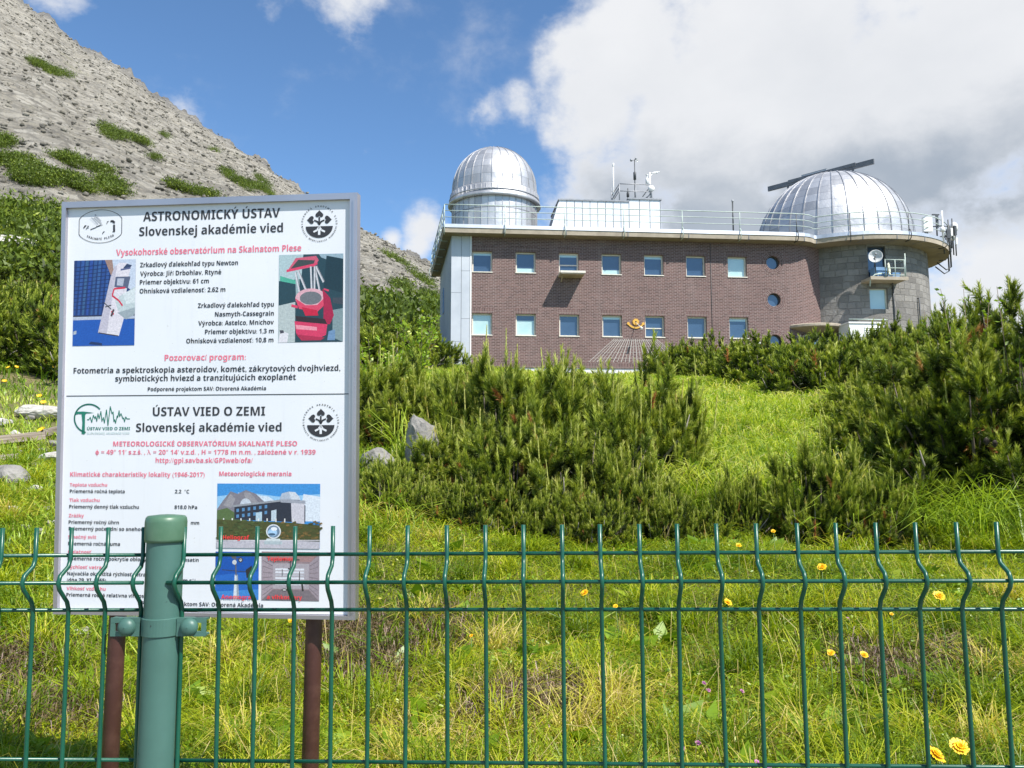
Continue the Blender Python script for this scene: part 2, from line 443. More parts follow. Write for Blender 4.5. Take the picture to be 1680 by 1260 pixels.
M_twig = pbr('grey_twig', rough=0.9, f=tinted((0.12, 0.09, 0.06), (0.20, 0.16, 0.11), 9))
M_log = pbr('weathered_wood', rough=0.85, f=lambda t: t.mix(t.maprange(t.noise(t.n('ShaderNodeMapping', {'Vector': obj_co(t), 'Scale': (2, 40, 40)}).outputs[0], 1.0, 4), 0.35, 0.65), (0.22, 0.17, 0.13), (0.42, 0.36, 0.30)),
            bump=lambda t: (t.noise(t.n('ShaderNodeMapping', {'Vector': obj_co(t), 'Scale': (2, 40, 40)}).outputs[0], 1.0, 4), 0.5, 0.02))
def rock_f(t):
    n = t.noise(obj_co(t), 5, 8, 0.7)
    c = t.mix(t.maprange(n, 0.3, 0.7), (0.15, 0.14, 0.13), (0.33, 0.315, 0.29))
    return t.mix(t.maprange(t.noise(obj_co(t), 14, 4), 0.6, 0.75, 0, 0.6), c, (0.13, 0.12, 0.11))
M_rock = pbr('granite_rock', rough=0.9, f=rock_f, bump=lambda t: (t.noise(obj_co(t), 12, 8, 0.7), 0.6, 0.05))
M_rockw = pbr('white_rock', rough=0.85, f=tinted((0.52, 0.50, 0.46), (0.33, 0.31, 0.28), 11), bump=lambda t: (t.noise(obj_co(t), 14, 6, 0.65), 0.5, 0.03))
M_yellow = pbr('yellow_petals', rough=0.5, f=tinted((0.86, 0.48, 0.006), (0.92, 0.60, 0.015), 30))
M_purple = pbr('purple_petals', rough=0.6, f=tinted((0.45, 0.12, 0.38), (0.55, 0.22, 0.45), 40))
M_stem = pbr('flower_stem', (0.10, 0.16, 0.03), rough=0.6)
M_calyx = pbr('dark_calyx', (0.06, 0.055, 0.02), rough=0.7)

def ground_f(t):
    p = geo_co(t)
    n = t.noise(p, 1.3, 6, 0.6); n2 = t.noise(p, 18, 5, 0.65); n3 = t.noise(p, 0.35, 4)
    c = t.mix(t.maprange(n, 0.35, 0.65), (0.10, 0.125, 0.028), (0.23, 0.18, 0.085))
    c = t.mix(t.maprange(n2, 0.4, 0.7), c, (0.16, 0.125, 0.065))
    return t.mix(t.maprange(n3, 0.45, 0.65, 0, 0.5), c, (0.09, 0.12, 0.02))
M_ground = pbr('hillside_soil', rough=0.95, f=ground_f, bump=lambda t: (t.noise(geo_co(t), 22, 5, 0.65), 0.8, 0.06))
# ==== BUILDERS ====
# ------------------------------------------------------------------ lettering (made first, while the scene is small)
import unicodedata
_font = bpy.data.curves.new('lettering', 'FONT')
def _glyph(body, bold):
    _font.body = body; _font.offset = bold; _font.resolution_u = 3
    o = bpy.data.objects.new('lettering', _font); COL.objects.link(o)
    dg = bpy.context.evaluated_depsgraph_get()
    m = o.evaluated_get(dg).to_mesh()
    V = np.array([v.co[:] for v in m.vertices]).reshape(-1, 3)
    F = [tuple(p.vertices) for p in m.polygons]
    o.evaluated_get(dg).to_mesh_clear()
    bpy.data.objects.remove(o)
    return V, F
_GC = {}
def _code(ch, heavy):
    o = ord(ch)
    if 'A' <= ch <= 'Z': return chr((0x1D5D4 if heavy else 0x1D5A0) + o - 65)
    if 'a' <= ch <= 'z': return chr((0x1D5EE if heavy else 0x1D5BA) + o - 97)
    if '0' <= ch <= '9': return chr((0x1D7EC if heavy else 0x1D7E2) + o - 48)
    return ch
def _fill(chars, heavy):
    """measure all letters at once: one line HxH for each, then cut the line apart"""
    _font.space_line = 3.0; off = 0.0
    V, F = _glyph('H  H\nH\n' + '\n'.join('H ' + _code(c, heavy) + ' H' for c in chars), off)
    y0 = np.round((V[:, 1]) / -3.0 - .08).astype(int)
    x = V[:, 0]; hh = x[y0 == 0].max(); hr = x[y0 == 1].max(); h1 = hh - hr; sp = (h1 - hr - .075) / 2; h0 = hr + .075 + sp
    for i, c in enumerate(chars):
        m = y0 == i + 2; adv = x[m].max() - hh
        ins = np.nonzero(m & (x > hr + .03) & (x < h0 + adv + sp + .04))[0]; mp = {int(k): n for n, k in enumerate(ins)}
        _GC[(c, heavy)] = (V[ins] - np.array([h0, -3.0 * (i + 2), 0]), [tuple(mp[k] for k in f) for f in F if all(k in mp for k in f)], adv)
def _letter(ch, heavy): return _GC[(ch, heavy)]
def text_np(body, bold):
    heavy = True
    Vs, Fs, x = [], [], 0.0
    def add(V, F, dx):
        i = sum(map(len, Vs)); Vs.append(V + np.array([dx, 0, 0])); Fs.extend(tuple(i + k for k in f) for f in F)
    for ch in body:
        if ch == ' ': x += .27; continue
        d = unicodedata.normalize('NFD', ch); b, marks = d[0], d[1:]
        if b in 'ij' and marks: b = '\u0131'
        if b == 'ϕ':
            V, F, adv = _letter('o', heavy); add(V, F, x); m_ = x + (V[:, 0].min() + V[:, 0].max()) / 2
            add(np.array([(m_ - .045, -.2, 0), (m_ + .045, -.2, 0), (m_ + .045, .75, 0), (m_ - .045, .75, 0)]), [(0, 1, 2, 3)], 0); x += adv; continue
        V, F, adv = _letter(b, heavy); add(V, F, x)
        cx_ = x + (V[:, 0].min() + V[:, 0].max()) / 2; top = V[:, 1].max(); w = .095 if heavy else .08
        for mk in marks:
            if mk == '\u0301': add(np.array([(cx_ - .06, top + .06, 0), (cx_ - .06 + w * .9, top + .06, 0), (cx_ + .05 + w, top + .20, 0), (cx_ + .05 - w * .2, top + .20, 0)]), [(0, 1, 2, 3)], 0)
            elif mk == '\u030c' and ch in 'ďľť': 
                xr = x + V[:, 0].max() + (.03 if ch != 'ť' else -.02); t_ = .73
                add(np.array([(xr, t_ - .20, 0), (xr + w * .6, t_ - .20, 0), (xr + w * 1.35, t_, 0), (xr + w * .25, t_, 0)]), [(0, 1, 2, 3)], 0); adv += .10
            elif mk in '\u030c\u0302':
                s_ = 1 if mk == '\u030c' else -1; y0_, y1_ = (top + .06, top + .19) if s_ > 0 else (top + .19, top + .06)
                add(np.array([(cx_ - .02, y0_, 0), (cx_ + .02, y0_, 0), (cx_ + .13, y1_, 0), (cx_ + .13 - w, y1_, 0), (cx_, y0_ + (y1_ - y0_) * .5, 0), (cx_ - .13 + w, y1_, 0), (cx_ - .13, y1_, 0)]), [(0, 1, 2, 3, 4, 5, 6)] if s_ > 0 else [(6, 5, 4, 3, 2, 1, 0)], 0)
        x += adv
    return np.concatenate(Vs), Fs
_chars = [c for c in sorted(set("ABCDEFGHIJKLMNOPQRSTUVWXYZabcdefghijklmnopqrstuvwxyz0123456789.,:/()-=°'λ⁻¹ı"))]
_fill(_chars, True)

# ------------------------------------------------------------------ terrain (heights relative to the eye)
TY = np.array([-40., 0.6, 1.0, 2.5, 4, 6, 8, 10, 15, 20, 30, 42, 60, 100, 135, 250, 700])
TT = np.array([-0.85, -0.63, -0.40, -0.15, 0.10, 0.32, 0.63, 0.90])
TZ = np.array([
    [-1.6, -1.6, -1.50, -1.15, -0.90, -0.25, 0.25, 0.75, 2.0, 3.2, 5.8, 9.5, 17, 38, 50, 60, 60],
    [-1.6, -1.6, -1.50, -1.18, -1.00, -0.42, 0.02, 0.45, 1.4, 2.4, 4.6, 7.4, 13, 31, 44, 55, 55],
    [-1.6, -1.6, -1.52, -1.20, -1.08, -0.75, -0.35, 0.0, 1.0, 2.0, 4.0, 6.2, 11.5, 26, 36, 50, 50],
    [-1.6, -1.6, -1.52, -1.22, -1.12, -0.88, -0.50, 0.0, 1.1, 2.0, 3.5, 4.9, 9.3, 19.5, 26, 40, 40],
    [-1.6, -1.6, -1.52, -1.22, -1.12, -0.95, -0.76, -0.50, 0.55, 1.55, 3.2, 4.7, 6.0, 9, 10, 5, -60],
    [-1.6, -1.6, -1.52, -1.22, -1.12, -0.95, -0.76, -0.50, 0.55, 1.55, 3.2, 4.6, 5.0, 4, 1, -30, -160],
    [-1.6, -1.6, -1.52, -1.22, -1.10, -0.90, -0.68, -0.35, 0.75, 1.80, 3.4, 4.6, 4.6, 2, -5, -50, -220],
    [-1.6, -1.6, -1.52, -1.22, -1.08, -0.86, -0.60, -0.25, 0.90, 2.0, 3.6, 4.4, 4.0, 0, -10, -60, -260]])
_r2 = np.random.default_rng(3)
_WV = [(_r2.uniform(-1, 1, 2) * f, _r2.uniform(0, 6.28), a) for f, a in ((0.9, .05), (1.1, .05), (2.2, .03), (2.6, .03), (5.0, .012), (6.0, .012), (0.25, .12), (0.3, .1))]
def zg(X, Y):
    X = np.asarray(X, dtype=float); Y = np.asarray(Y, dtype=float)
    t = np.clip(X / np.maximum(Y, 1.0), TT[0] + 1e-6, TT[-1] - 1e-6)
    Yc = np.clip(Y, TY[0], TY[-1])
    cols = np.stack([np.interp(Yc, TY, TZ[k]) for k in range(len(TT))])
    i = np.clip(np.searchsorted(TT, t) - 1, 0, len(TT) - 2)
    w = (t - TT[i]) / (TT[i + 1] - TT[i]); w = w * w * (3 - 2 * w)
    a = np.take_along_axis(cols, i[None], 0)[0] if cols.ndim > 1 else cols[i]
    b = np.take_along_axis(cols, i[None] + 1, 0)[0] if cols.ndim > 1 else cols[i + 1]
    z = a * (1 - w) + b * w
    amp = np.clip((Y - 2) / 4, 0, 1)
    for k, ph, s in _WV: z = z + amp * s * np.sin(k[0] * X + k[1] * Y + ph)
    return z
def zg1(x, y): return float(zg(np.array([x]), np.array([y]))[0])
def hit(px, py, h=0.0, y0=1.6, y1=130.0):
    """where the line of sight through a photo pixel comes within H of the ground"""
    r = ray(px, py)
    ys = np.geomspace(y0, y1, 900)
    X, Z = r.x / r.y * ys, r.z / r.y * ys
    d = Z - (zg(X, ys) + h)
    k = np.nonzero(d <= 0)[0]
    i = k[0] if len(k) else len(ys) - 1
    return Vector((X[i], ys[i], float(zg(X[i:i + 1], ys[i:i + 1])[0])))

Ys = np.concatenate([np.linspace(-40, 0, 12), np.geomspace(0.4, 20, 110), np.geomspace(20.4, 135, 90), np.geomspace(140, 700, 20)])
ss = np.linspace(-1, 1, 181)
gx = ss[None, :] * (18 + 1.15 * np.maximum(Ys, 0))[:, None]
gy = np.repeat(Ys[:, None], len(ss), 1)
gz = zg(gx.ravel(), gy.ravel())
idx = np.arange(len(Ys) * len(ss)).reshape(len(Ys), len(ss))
q = np.stack([idx[:-1, :-1], idx[:-1, 1:], idx[1:, 1:], idx[1:, :-1]], -1).reshape(-1, 4)
tag(link('ground', np_mesh('ground', np.stack([gx.ravel(), gy.ravel(), gz], 1), q, mat=M_ground, smooth=True)), kind='structure')

# path of trodden gravel where the photographer stands, this side of the fence
mb = MB(); xs_ = np.linspace(-7, 7, 30)
for a, b in zip(xs_[:-1], xs_[1:]):
    ring = [(a, -1.6), (b, -1.6), (b, .55 + .04 * math.sin(b * 3)), (a, .55 + .04 * math.sin(a * 3))]
    mb.face([(x, y, zg1(x, y) + 0.006) for x, y in ring])
M_path = pbr('path_gravel', rough=0.95, f=tinted((0.30, 0.27, 0.23), (0.22, 0.19, 0.16), 30), bump=lambda t: (t.noise(obj_co(t), 60, 5), 0.6, 0.02))
tag(mb.build('path', M_path), kind='structure')

# ------------------------------------------------------------------ mountain: scree face below a rocky ridge
RIDGE = [(-400, -250), (-200, -150), (0, -24), (50, 10), (90, 40), (130, 74), (180, 100), (205, 118), (250, 155), (300, 188), (400, 249), (490, 311), (590, 372), (650, 402), (720, 442), (800, 500), (900, 560), (1050, 640)]
rt = np.array([(p[0] - CX) / FPX for p in RIDGE]); re_ = np.array([ray(*p).z / ray(*p).y for p in RIDGE]); rt2 = np.array([ray(*p).x / ray(*p).y for p in RIDGE])
NT_, NV = 620, 300
tt = np.linspace(-1.05, 0.16, NT_)
_r3 = np.random.default_rng(11)
def fbm1(x, seed, octs=6, f0=3.0):
    r = np.random.default_rng(seed); out = np.zeros_like(x)
    for o in range(octs):
        out += np.sin(x * f0 * 2 ** o * r.uniform(.8, 1.2) + r.uniform(0, 6.28)) / 2 ** o
    return out
def vnoise(x, y, seed):
    """smooth value noise on a lattice"""
    r = np.random.default_rng(seed); g = r.random((256, 256))
    xi, yi = np.floor(x).astype(int), np.floor(y).astype(int)
    fx, fy = x - xi, y - yi
    fx, fy = fx * fx * (3 - 2 * fx), fy * fy * (3 - 2 * fy)
    G = lambda a, b: g[a % 256, b % 256]
    return (G(xi, yi) * (1 - fx) + G(xi + 1, yi) * fx) * (1 - fy) + (G(xi, yi + 1) * (1 - fx) + G(xi + 1, yi + 1) * fx) * fy
vv = np.linspace(0, 1.25, NV)
T, Vv = np.meshgrid(tt, vv)
e_r = np.interp(T, rt2, re_)
Yb = 104.0
Yr = np.interp(T, [-1.05, -.63, -.1, .16], [430, 400, 300, 260])
zb = zg((T * Yb).ravel(), np.full(T.size, Yb)).reshape(T.shape) - 2.0
zr = Yr * e_r
Yv = Yb + (Yr - Yb) * Vv
Zv = zb + (zr - zb) * np.minimum(Vv, 1.0) ** 0.97
Zv = np.where(Vv > 1, zr - (Vv - 1) * (Yr - Yb) * 0.9, Zv)
Xv = T * Yv
fade = np.clip(Vv * 6, 0, 1) * np.clip((1.0 - Vv) * 14, 0.10, 1)
n1 = vnoise(Xv / 30, Yv / 30, 1) + .5 * vnoise(Xv / 13, Yv / 13, 2) + .3 * vnoise(Xv / 5, Yv / 5, 3) - .9
n2 = vnoise(Xv / 2.2, Yv / 2.6, 4) * vnoise(Xv / 9, Yv / 9, 5) + .6 * (_r3.random(T.shape) - .5)
# gullies run down the fall line, crags stand along the ridge
gul = vnoise(Xv / 11 + Yv / 40, Yv / 90, 6) - .5
crag = np.exp(-((Vv - 1.0) / 0.05) ** 2) * (vnoise(T * 47 + 3, Vv * 4, 7) - .45) * 6.0
crag += np.exp(-((Vv - 1.0) / 0.02) ** 2) * (vnoise(T * 170, Vv * 20, 8) - .45) * 2.6 + np.exp(-((Vv - 1.0) / 0.012) ** 2) * (vnoise(T * 600, Vv * 60, 9) - .5) * 1.4
Zv = Zv + fade * (1.3 * n1 + 0.40 * n2 + 1.2 * gul) + crag
idx = np.arange(T.size).reshape(T.shape)
q = np.stack([idx[:-1, :-1], idx[:-1, 1:], idx[1:, 1:], idx[1:, :-1]], -1).reshape(-1, 4)
def scree_f(t):
    p = geo_co(t)
    n = t.noise(p, 0.05, 8, 0.65); n2 = t.noise(p, 0.55, 6, 0.7)
    vo = t.n('ShaderNodeTexVoronoi', {'Vector': p, 'Scale': 0.33, 'Randomness': 1.0}).outputs['Color']
    vb = t.n('ShaderNodeSeparateColor', {0: vo}).outputs[0]
    c = t.mix(t.maprange(n, 0.35, 0.65), (0.25, 0.226, 0.178), (0.385, 0.35, 0.28))
    c = t.mix(t.maprange(n2, 0.44, 0.60, 0.0, 0.85), c, (0.15, 0.14, 0.122))
    c = t.mix(t.math('MULTIPLY', t.math('POWER', vb, 2.0), 0.85), c, (0.47, 0.44, 0.375))
    ve = t.n('ShaderNodeTexVoronoi', {'Vector': p, 'Scale': 0.20, 'Randomness': 1.0}, feature='DISTANCE_TO_EDGE').outputs['Distance']
    c = t.mix(t.maprange(ve, 0.02, 0.10, 0.5, 0.0), c, (0.13, 0.122, 0.105))
    st = t.noise(t.n('ShaderNodeMapping', {'Vector': p, 'Rotation': (0, 0, R(-28)), 'Scale': (0.16, 0.03, 0.05)}).outputs[0], 1.0, 6, 0.6)
    c = t.mix(t.maprange(st, 0.54, 0.70, 0.0, 0.5), c, (0.15, 0.14, 0.12))
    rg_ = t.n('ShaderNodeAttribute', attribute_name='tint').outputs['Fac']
    c = t.mix(t.math('MULTIPLY', rg_, t.maprange(t.noise(p, 0.11, 6, 0.7), 0.3, 0.55)), c, (0.125, 0.12, 0.115))  # darker ridge band: shade of the steep face painted into the rock colour
    lich = t.noise(p, 0.03, 7, 0.65)
    return t.mix(t.maprange(lich, 0.60, 0.70, 0.0, 0.45), c, (0.24, 0.235, 0.12))
M_scree = pbr('scree', rough=0.95, f=scree_f, bump=lambda t: (t.math('ADD', t.noise(geo_co(t), 0.55, 8, 0.8), t.noise(geo_co(t), 0.16, 5, 0.6)), 1.0, 1.3))
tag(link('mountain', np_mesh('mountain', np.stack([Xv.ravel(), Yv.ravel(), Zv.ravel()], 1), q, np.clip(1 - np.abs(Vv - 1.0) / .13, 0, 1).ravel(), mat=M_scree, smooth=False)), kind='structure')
def mtn_hit(px, py):
    """point of the scree face seen through a photo pixel"""
    r = ray(px, py); t = r.x / r.y; e = r.z / r.y
    yr = float(np.interp(t, [-1.05, -.63, -.1, .16], [430, 400, 300, 260])); er = float(np.interp(t, rt2, re_))
    zb_ = zg1(t * Yb, Yb) - 2.0
    ys = np.linspace(Yb, yr, 400); zs = zb_ + (yr * er - zb_) * ((ys - Yb) / (yr - Yb)) ** 0.97
    i = int(np.argmin(np.abs(zs - e * ys)))
    return Vector((t * ys[i], ys[i], zs[i]))

# ------------------------------------------------------------------ the observatory (local frame: x along the facade, y into it, z as in the world)
BTH = math.atan(0.085)
BO = ray(742, 612); BO = BO * (42.0 / BO.y)
obs = empty('observatory', (BO.x, BO.y, 0), BTH, 'two-storey brick observatory with two silver domes and a round stone tower end', 'building')
BM = Matrix.Translation((BO.x, BO.y, 0)) @ Matrix.Rotation(BTH, 4, 'Z')
BMI = BM.inverted()
def to_local(p): return BMI @ Vector(p)
def bpx(px, py, yl):
    """point on the local plane y = YL seen through a photo pixel"""
    o, r = BMI @ Vector((0, 0, 0)), (BMI.to_3x3() @ ray(px, py))
    k = (yl - o.y) / r.y
    return o + r * k

WX = [1.0 + 2.3 * i for i in range(7)]; WWID = 1.06
WZ = [(10.15, 11.29), (6.80, 7.97)]
RX, RZ_, RR = 17.32, (11.0, 8.95, 6.68), 0.37
ZB, ZT = 5.13, 12.1
def wall_pt(s, z, d=0.0):
    return (s, d + (0.0 if s <= 18.0 else 0.80 * ((s - 18.0) / 2.3) ** 2), z)
mb = MB()
xs = [0.95] + [v for x in WX for v in (x, x + WWID)] + [RX - .6]
zs = [ZB, WZ[1][0], WZ[1][1], WZ[0][0], WZ[0][1], ZT]
def wq(s0, s1, z0, z1):
    mb.face([wall_pt(s0, z0), wall_pt(s1, z0), wall_pt(s1, z1), wall_pt(s0, z1)], 0, [(s0, z0), (s1, z0), (s1, z1), (s0, z1)])
DEP = 0.30
for i in range(len(xs) - 1):
    for j in range(len(zs) - 1):
        if i % 2 == 1 and j in (1, 3):
            x0, x1, z0, z1 = xs[i], xs[i + 1], zs[j], zs[j + 1]
            for a, b in (((x0, z0), (x1, z0)), ((x1, z0), (x1, z1)), ((x1, z1), (x0, z1)), ((x0, z1), (x0, z0))):
                mb.face([(a[0], 0, a[1]), (a[0], DEP, a[1]), (b[0], DEP, b[1]), (b[0], 0, b[1])], 0)
        else:
            wq(xs[i], xs[i + 1], zs[j], zs[j + 1])
zc = [ZB] + [v for z in RZ_[::-1] for v in (z - .6, z + .6)] + [ZT]
NS = 40
for j in range(len(zc) - 1):
    if j % 2 == 0:
        if zc[j + 1] > zc[j]: wq(RX - .6, RX + .6, zc[j], zc[j + 1])
        continue
    z0 = (zc[j] + zc[j + 1]) / 2
    def sq(a):
        c, s = math.cos(a), math.sin(a); k = .6 / max(abs(c), abs(s)); return RX + c * k, z0 + s * k
    for k in range(NS):
        a, b = 2 * math.pi * k / NS, 2 * math.pi * (k + 1) / NS
        (ax, az), (bx, bz) = sq(a), sq(b)
        ca, cb = (RX + RR * math.cos(a), z0 + RR * math.sin(a)), (RX + RR * math.cos(b), z0 + RR * math.sin(b))
        mb.face([(ax, 0, az), (bx, 0, bz), (cb[0], 0, cb[1]), (ca[0], 0, ca[1])][::-1], 0, [(ax, az), (bx, bz), cb, ca][::-1])
        mb.face([(ca[0], 0, ca[1]), (cb[0], 0, cb[1]), (cb[0], .3, cb[1]), (ca[0], .3, ca[1])], 0)
se = [RX + .6] + list(np.linspace(18.0, 20.7, 10))
for a, b in zip(se[:-1], se[1:]): wq(a, b, ZB, ZT)
mb.build('brick_wall', M_brick, obs)
# rows of upright bricks over the lower and upper windows and round the portholes
mb = MB()
for x in WX:
    for z0, z1 in WZ: mb.box(x - .10, x + WWID + .10, -.004, .05, z1 + .002, z1 + .265)
mb.box(0.955, 17.9, -.004, .05, ZB + .002, ZB + .26)
for z0 in RZ_:
    NS2 = 44
    for k in range(NS2):
        a, b = 2 * math.pi * k / NS2, 2 * math.pi * (k + 1) / NS2
        pt = lambda r, t: (RX + r * math.cos(t), -.006, z0 + r * math.sin(t))
        mb.face([pt(RR, a), pt(RR, b), pt(RR + .26, b), pt(RR + .26, a)][::-1], 0, [(.0, a * .62), (.0, b * .62), (.26, b * .62), (.26, a * .62)][::-1])
mb.build('soldier_course', M_soldier, obs)
mb = MB(); mb.box(0.97, 18.0, .05, .6, 3.6, ZB); mb.build('plinth', M_white, obs)

# windows: one frame with its pane, copied; two have blinds drawn, some an opened sash line
def frame_mb(w, h, blind=0):
    f = MB(); t = 0.075
    f.box(0, t, .17, .27, 0, h); f.box(w - t, w, .17, .27, 0, h)
    f.box(t, w - t, .17, .27, h - t, h); f.box(t, w - t, .17, .27, 0, t)
    f.box(-.02, w + .02, -.035, .169, -.02, .028)
    if blind: f.box(t, w - t, .18, .22, h * .42, h * .42 + .05)
    return f
fm = [frame_mb(WWID, 1.14, b).mesh('window', M_cream) for b in (0, 1)]
def pane_mesh(w, h, mats, split=None):
    p = MB(); t = .075
    if split is None: p.face([(t, .225, t), (w - t, .225, t), (w - t, .225, h - t), (t, .225, h - t)], 0)
    else:
        zz = t + (h - 2 * t) * split
        p.face([(t, .225, t), (w - t, .225, t), (w - t, .225, zz), (t, .225, zz)], 0)
        p.face([(t, .225, zz), (w - t, .225, zz), (w - t, .225, h - t), (t, .225, h - t)], 1)
    return p.mesh('pane', mats)
pm = {'glass': pane_mesh(WWID, 1.14, [M_glass, M_glass]), 'blind': pane_mesh(WWID, 1.14, [M_blind, M_blind]),
      'low': pane_mesh(WWID, 1.14, [M_blind, M_glass], .22), 'top': pane_mesh(WWID, 1.14, [M_glass, M_blind], .88), 'half': pane_mesh(WWID, 1.14, [M_blind, M_glass], .75)}
kinds = [['top', 'low', 'top', 'low', 'top', 'glass', 'blind'], ['blind', 'half', 'glass', 'top', 'glass', 'glass', 'top']]
sash = {(0, 2), (1, 4)}
for r_, (z0, z1) in enumerate(WZ):
    for i, x in enumerate(WX):
        o = link('window', fm[1 if (r_, i) in sash else 0], obs, (x, 0, z0 + .003), None, (1, 1, (z1 - z0) / 1.14))
        if kinds[r_][i] == 'blind': o['label'] = 'window with a pale blind drawn behind the glass'
        link('pane', pm[kinds[r_][i]], o)
for z0 in RZ_:
    mb = MB(); mb.lathe((RX, .2, z0), [(RR - .05, -.03), (RR - .05, .04), (RR - .001, .04), (RR - .001, -.03)], 32, axis=(0, -1, 0))
    o = mb.build('round_window', M_dark, obs); o['label'] = 'round porthole window with dark glass'
    mb = MB(); mb.face([(RX + (RR - .05) * math.cos(2 * math.pi * k / 32), .21, z0 + (RR - .05) * math.sin(2 * math.pi * k / 32)) for k in range(32)])
    mb.build('pane', M_glass, o)

# side wall and corner cladding of the left end
mb = MB()
P0, P1 = Vector((-.09, .0, 0)), Vector((-.70, 8.9, 0))
def sw(u, z, off=0.0):
    p = P0.lerp(P1, u); n = Vector((-(P1 - P0).y, (P1 - P0).x, 0)).normalized()
    p = p + n * off; return (p.x, p.y, z)
mb.face([sw(0, 3.4), sw(0, ZT), sw(1, ZT), sw(1, 3.4)]); mb.face([(-.70, 8.9, 3.4), (-.70, 8.9, ZT), (22, 8.9, ZT), (22, 8.9, 3.4)])
mb.build('side_wall', M_sidewall, obs)
for u0, z0, z1 in ((.60, 9.0, 10.4), (.62, 6.2, 7.6)):
    mb = MB()
    a, b = Vector(sw(u0, z0, .005)), Vector(sw(u0 + .045, z1, .005))
    mb.face([sw(u0, z0, .006), sw(u0, z1, .006), sw(u0 + .045, z1, .006), sw(u0 + .045, z0, .006)])
    for u in (u0 - .004, u0 + .045): mb.obox(sw(u, z0 - .05, .03), sw(u, z1 + .05, .03), .05, .08, 0, (0, 1, 0))
    mb.build('slit_window', M_glassd, obs)
mb = MB(); mb.box(-1.35, -.3, 3.0, 5.2, 3.4, 6.05); mb.box(-1.42, -.28, 2.9, 5.3, 6.052, 6.14); mb.build('annex', M_sidewall, obs)
mb = MB()
mb.box(-.085, .95, .0, .30, 3.4, ZT, 1)
for (x0, x1), zz in (((-.09, .425), [3.4, 6.45, 9.03, ZT]), ((.445, .885), [3.4, 4.6, 7.66, 10.2, ZT])):
    for a, b in zip(zz[:-1], zz[1:]): mb.box(x0, x1, -.035, -.002, a + .008, b - .008, 0)
mb.box(.895, .968, -.06, -.002, 3.6, ZT - .004, 2)
mb.build('corner_cladding', [M_clad, M_seam, M_white], obs)

# round stone tower with two window openings
TC, TR0, TR1 = Vector((23.39, 4.23, 0)), 4.60, 4.74
def tr(z): return TR1 + (TR0 - TR1) * (z - 3.4) / (ZT - 3.4)
def tp(a, z, d=0.0):
    r = tr(z) - d; return (TC.x + r * math.sin(a), TC.y - r * math.cos(a), z)
WA0, WA1 = R(-10.6), R(1.6)
TZS = [3.4, 8.46, 9.60, 10.12, 11.95, ZT]
# closed round tower, tower angle 0 faces like the facade; opening cells are left out
mb = MB()
angs = sorted(set([round(R(a), 6) for a in range(-180, 181, 5) if not (WA0 - .03 < R(a) < WA1 + .03)] + [WA0, WA1, (WA0 + WA1) / 2]))
for a, b in zip(angs[:-1], angs[1:]):
    for z0, z1 in zip(TZS[:-1], TZS[1:]):
        if WA0 - 1e-6 <= a and b <= WA1 + 1e-6 and z0 in (8.46, 10.12): continue
        mb.face([tp(a, z0), tp(b, z0), tp(b, z1), tp(a, z1)], 0, [(a * 4.65, z0), (b * 4.65, z0), (b * 4.65, z1), (a * 4.65, z1)], True)
for z0, z1 in ((8.46, 9.60), (10.12, 11.95)):
    for a, b, c, d in ((WA0, z0, WA1, z0), (WA1, z0, WA1, z1), (WA1, z1, WA0, z1), (WA0, z1, WA0, z0)):
        mb.face([tp(a, b), tp(a, b, .25), tp(c, d, .25), tp(c, d)], 0)
mb.build('stone_tower', M_stone, obs)
for z0, z1, mt, fmt, nm in ((8.46, 9.60, M_blind, M_cream, 'window'), (10.12, 11.95, M_glass, M_dark, 'balcony_door')):
    mb = MB()
    c = [tp(WA0, z0, .2), tp(WA1, z0, .2), tp(WA1, z1, .2), tp(WA0, z1, .2)]
    for k in range(4):
        mb.obox(c[k], c[(k + 1) % 4], .07, .12, 0, (.0, 1, 0))
    o = mb.build(nm, fmt, obs)
    if nm == 'window': o['label'] = 'pale blinded window in the stone tower under the balcony'
    mb = MB(); mb.face([tp(WA0, z0, .21), tp(WA1, z0, .21), tp(WA1, z1, .21), tp(WA0, z1, .21)]); mb.build('pane', mt, o)
# drainpipe-like cable trunks on the tower
mb = MB()
mb.tube([tp(R(5.2), 9.9, -.05), tp(R(5.4), 8.4, -.05), tp(R(5.2), 4.0, -.05)], .035, 6)
mb.tube([tp(R(27), 9.2, .02), tp(R(27), 9.2, -.10), tp(R(27), 4.0, -.10)], .045, 6)
mb.tube([tp(R(2.5), 10.0, -.35), tp(R(4.5), 9.85, -.1), tp(R(5.2), 9.75, -.05)], .03, 6)
mb.build('cable_duct', M_dark, obs)

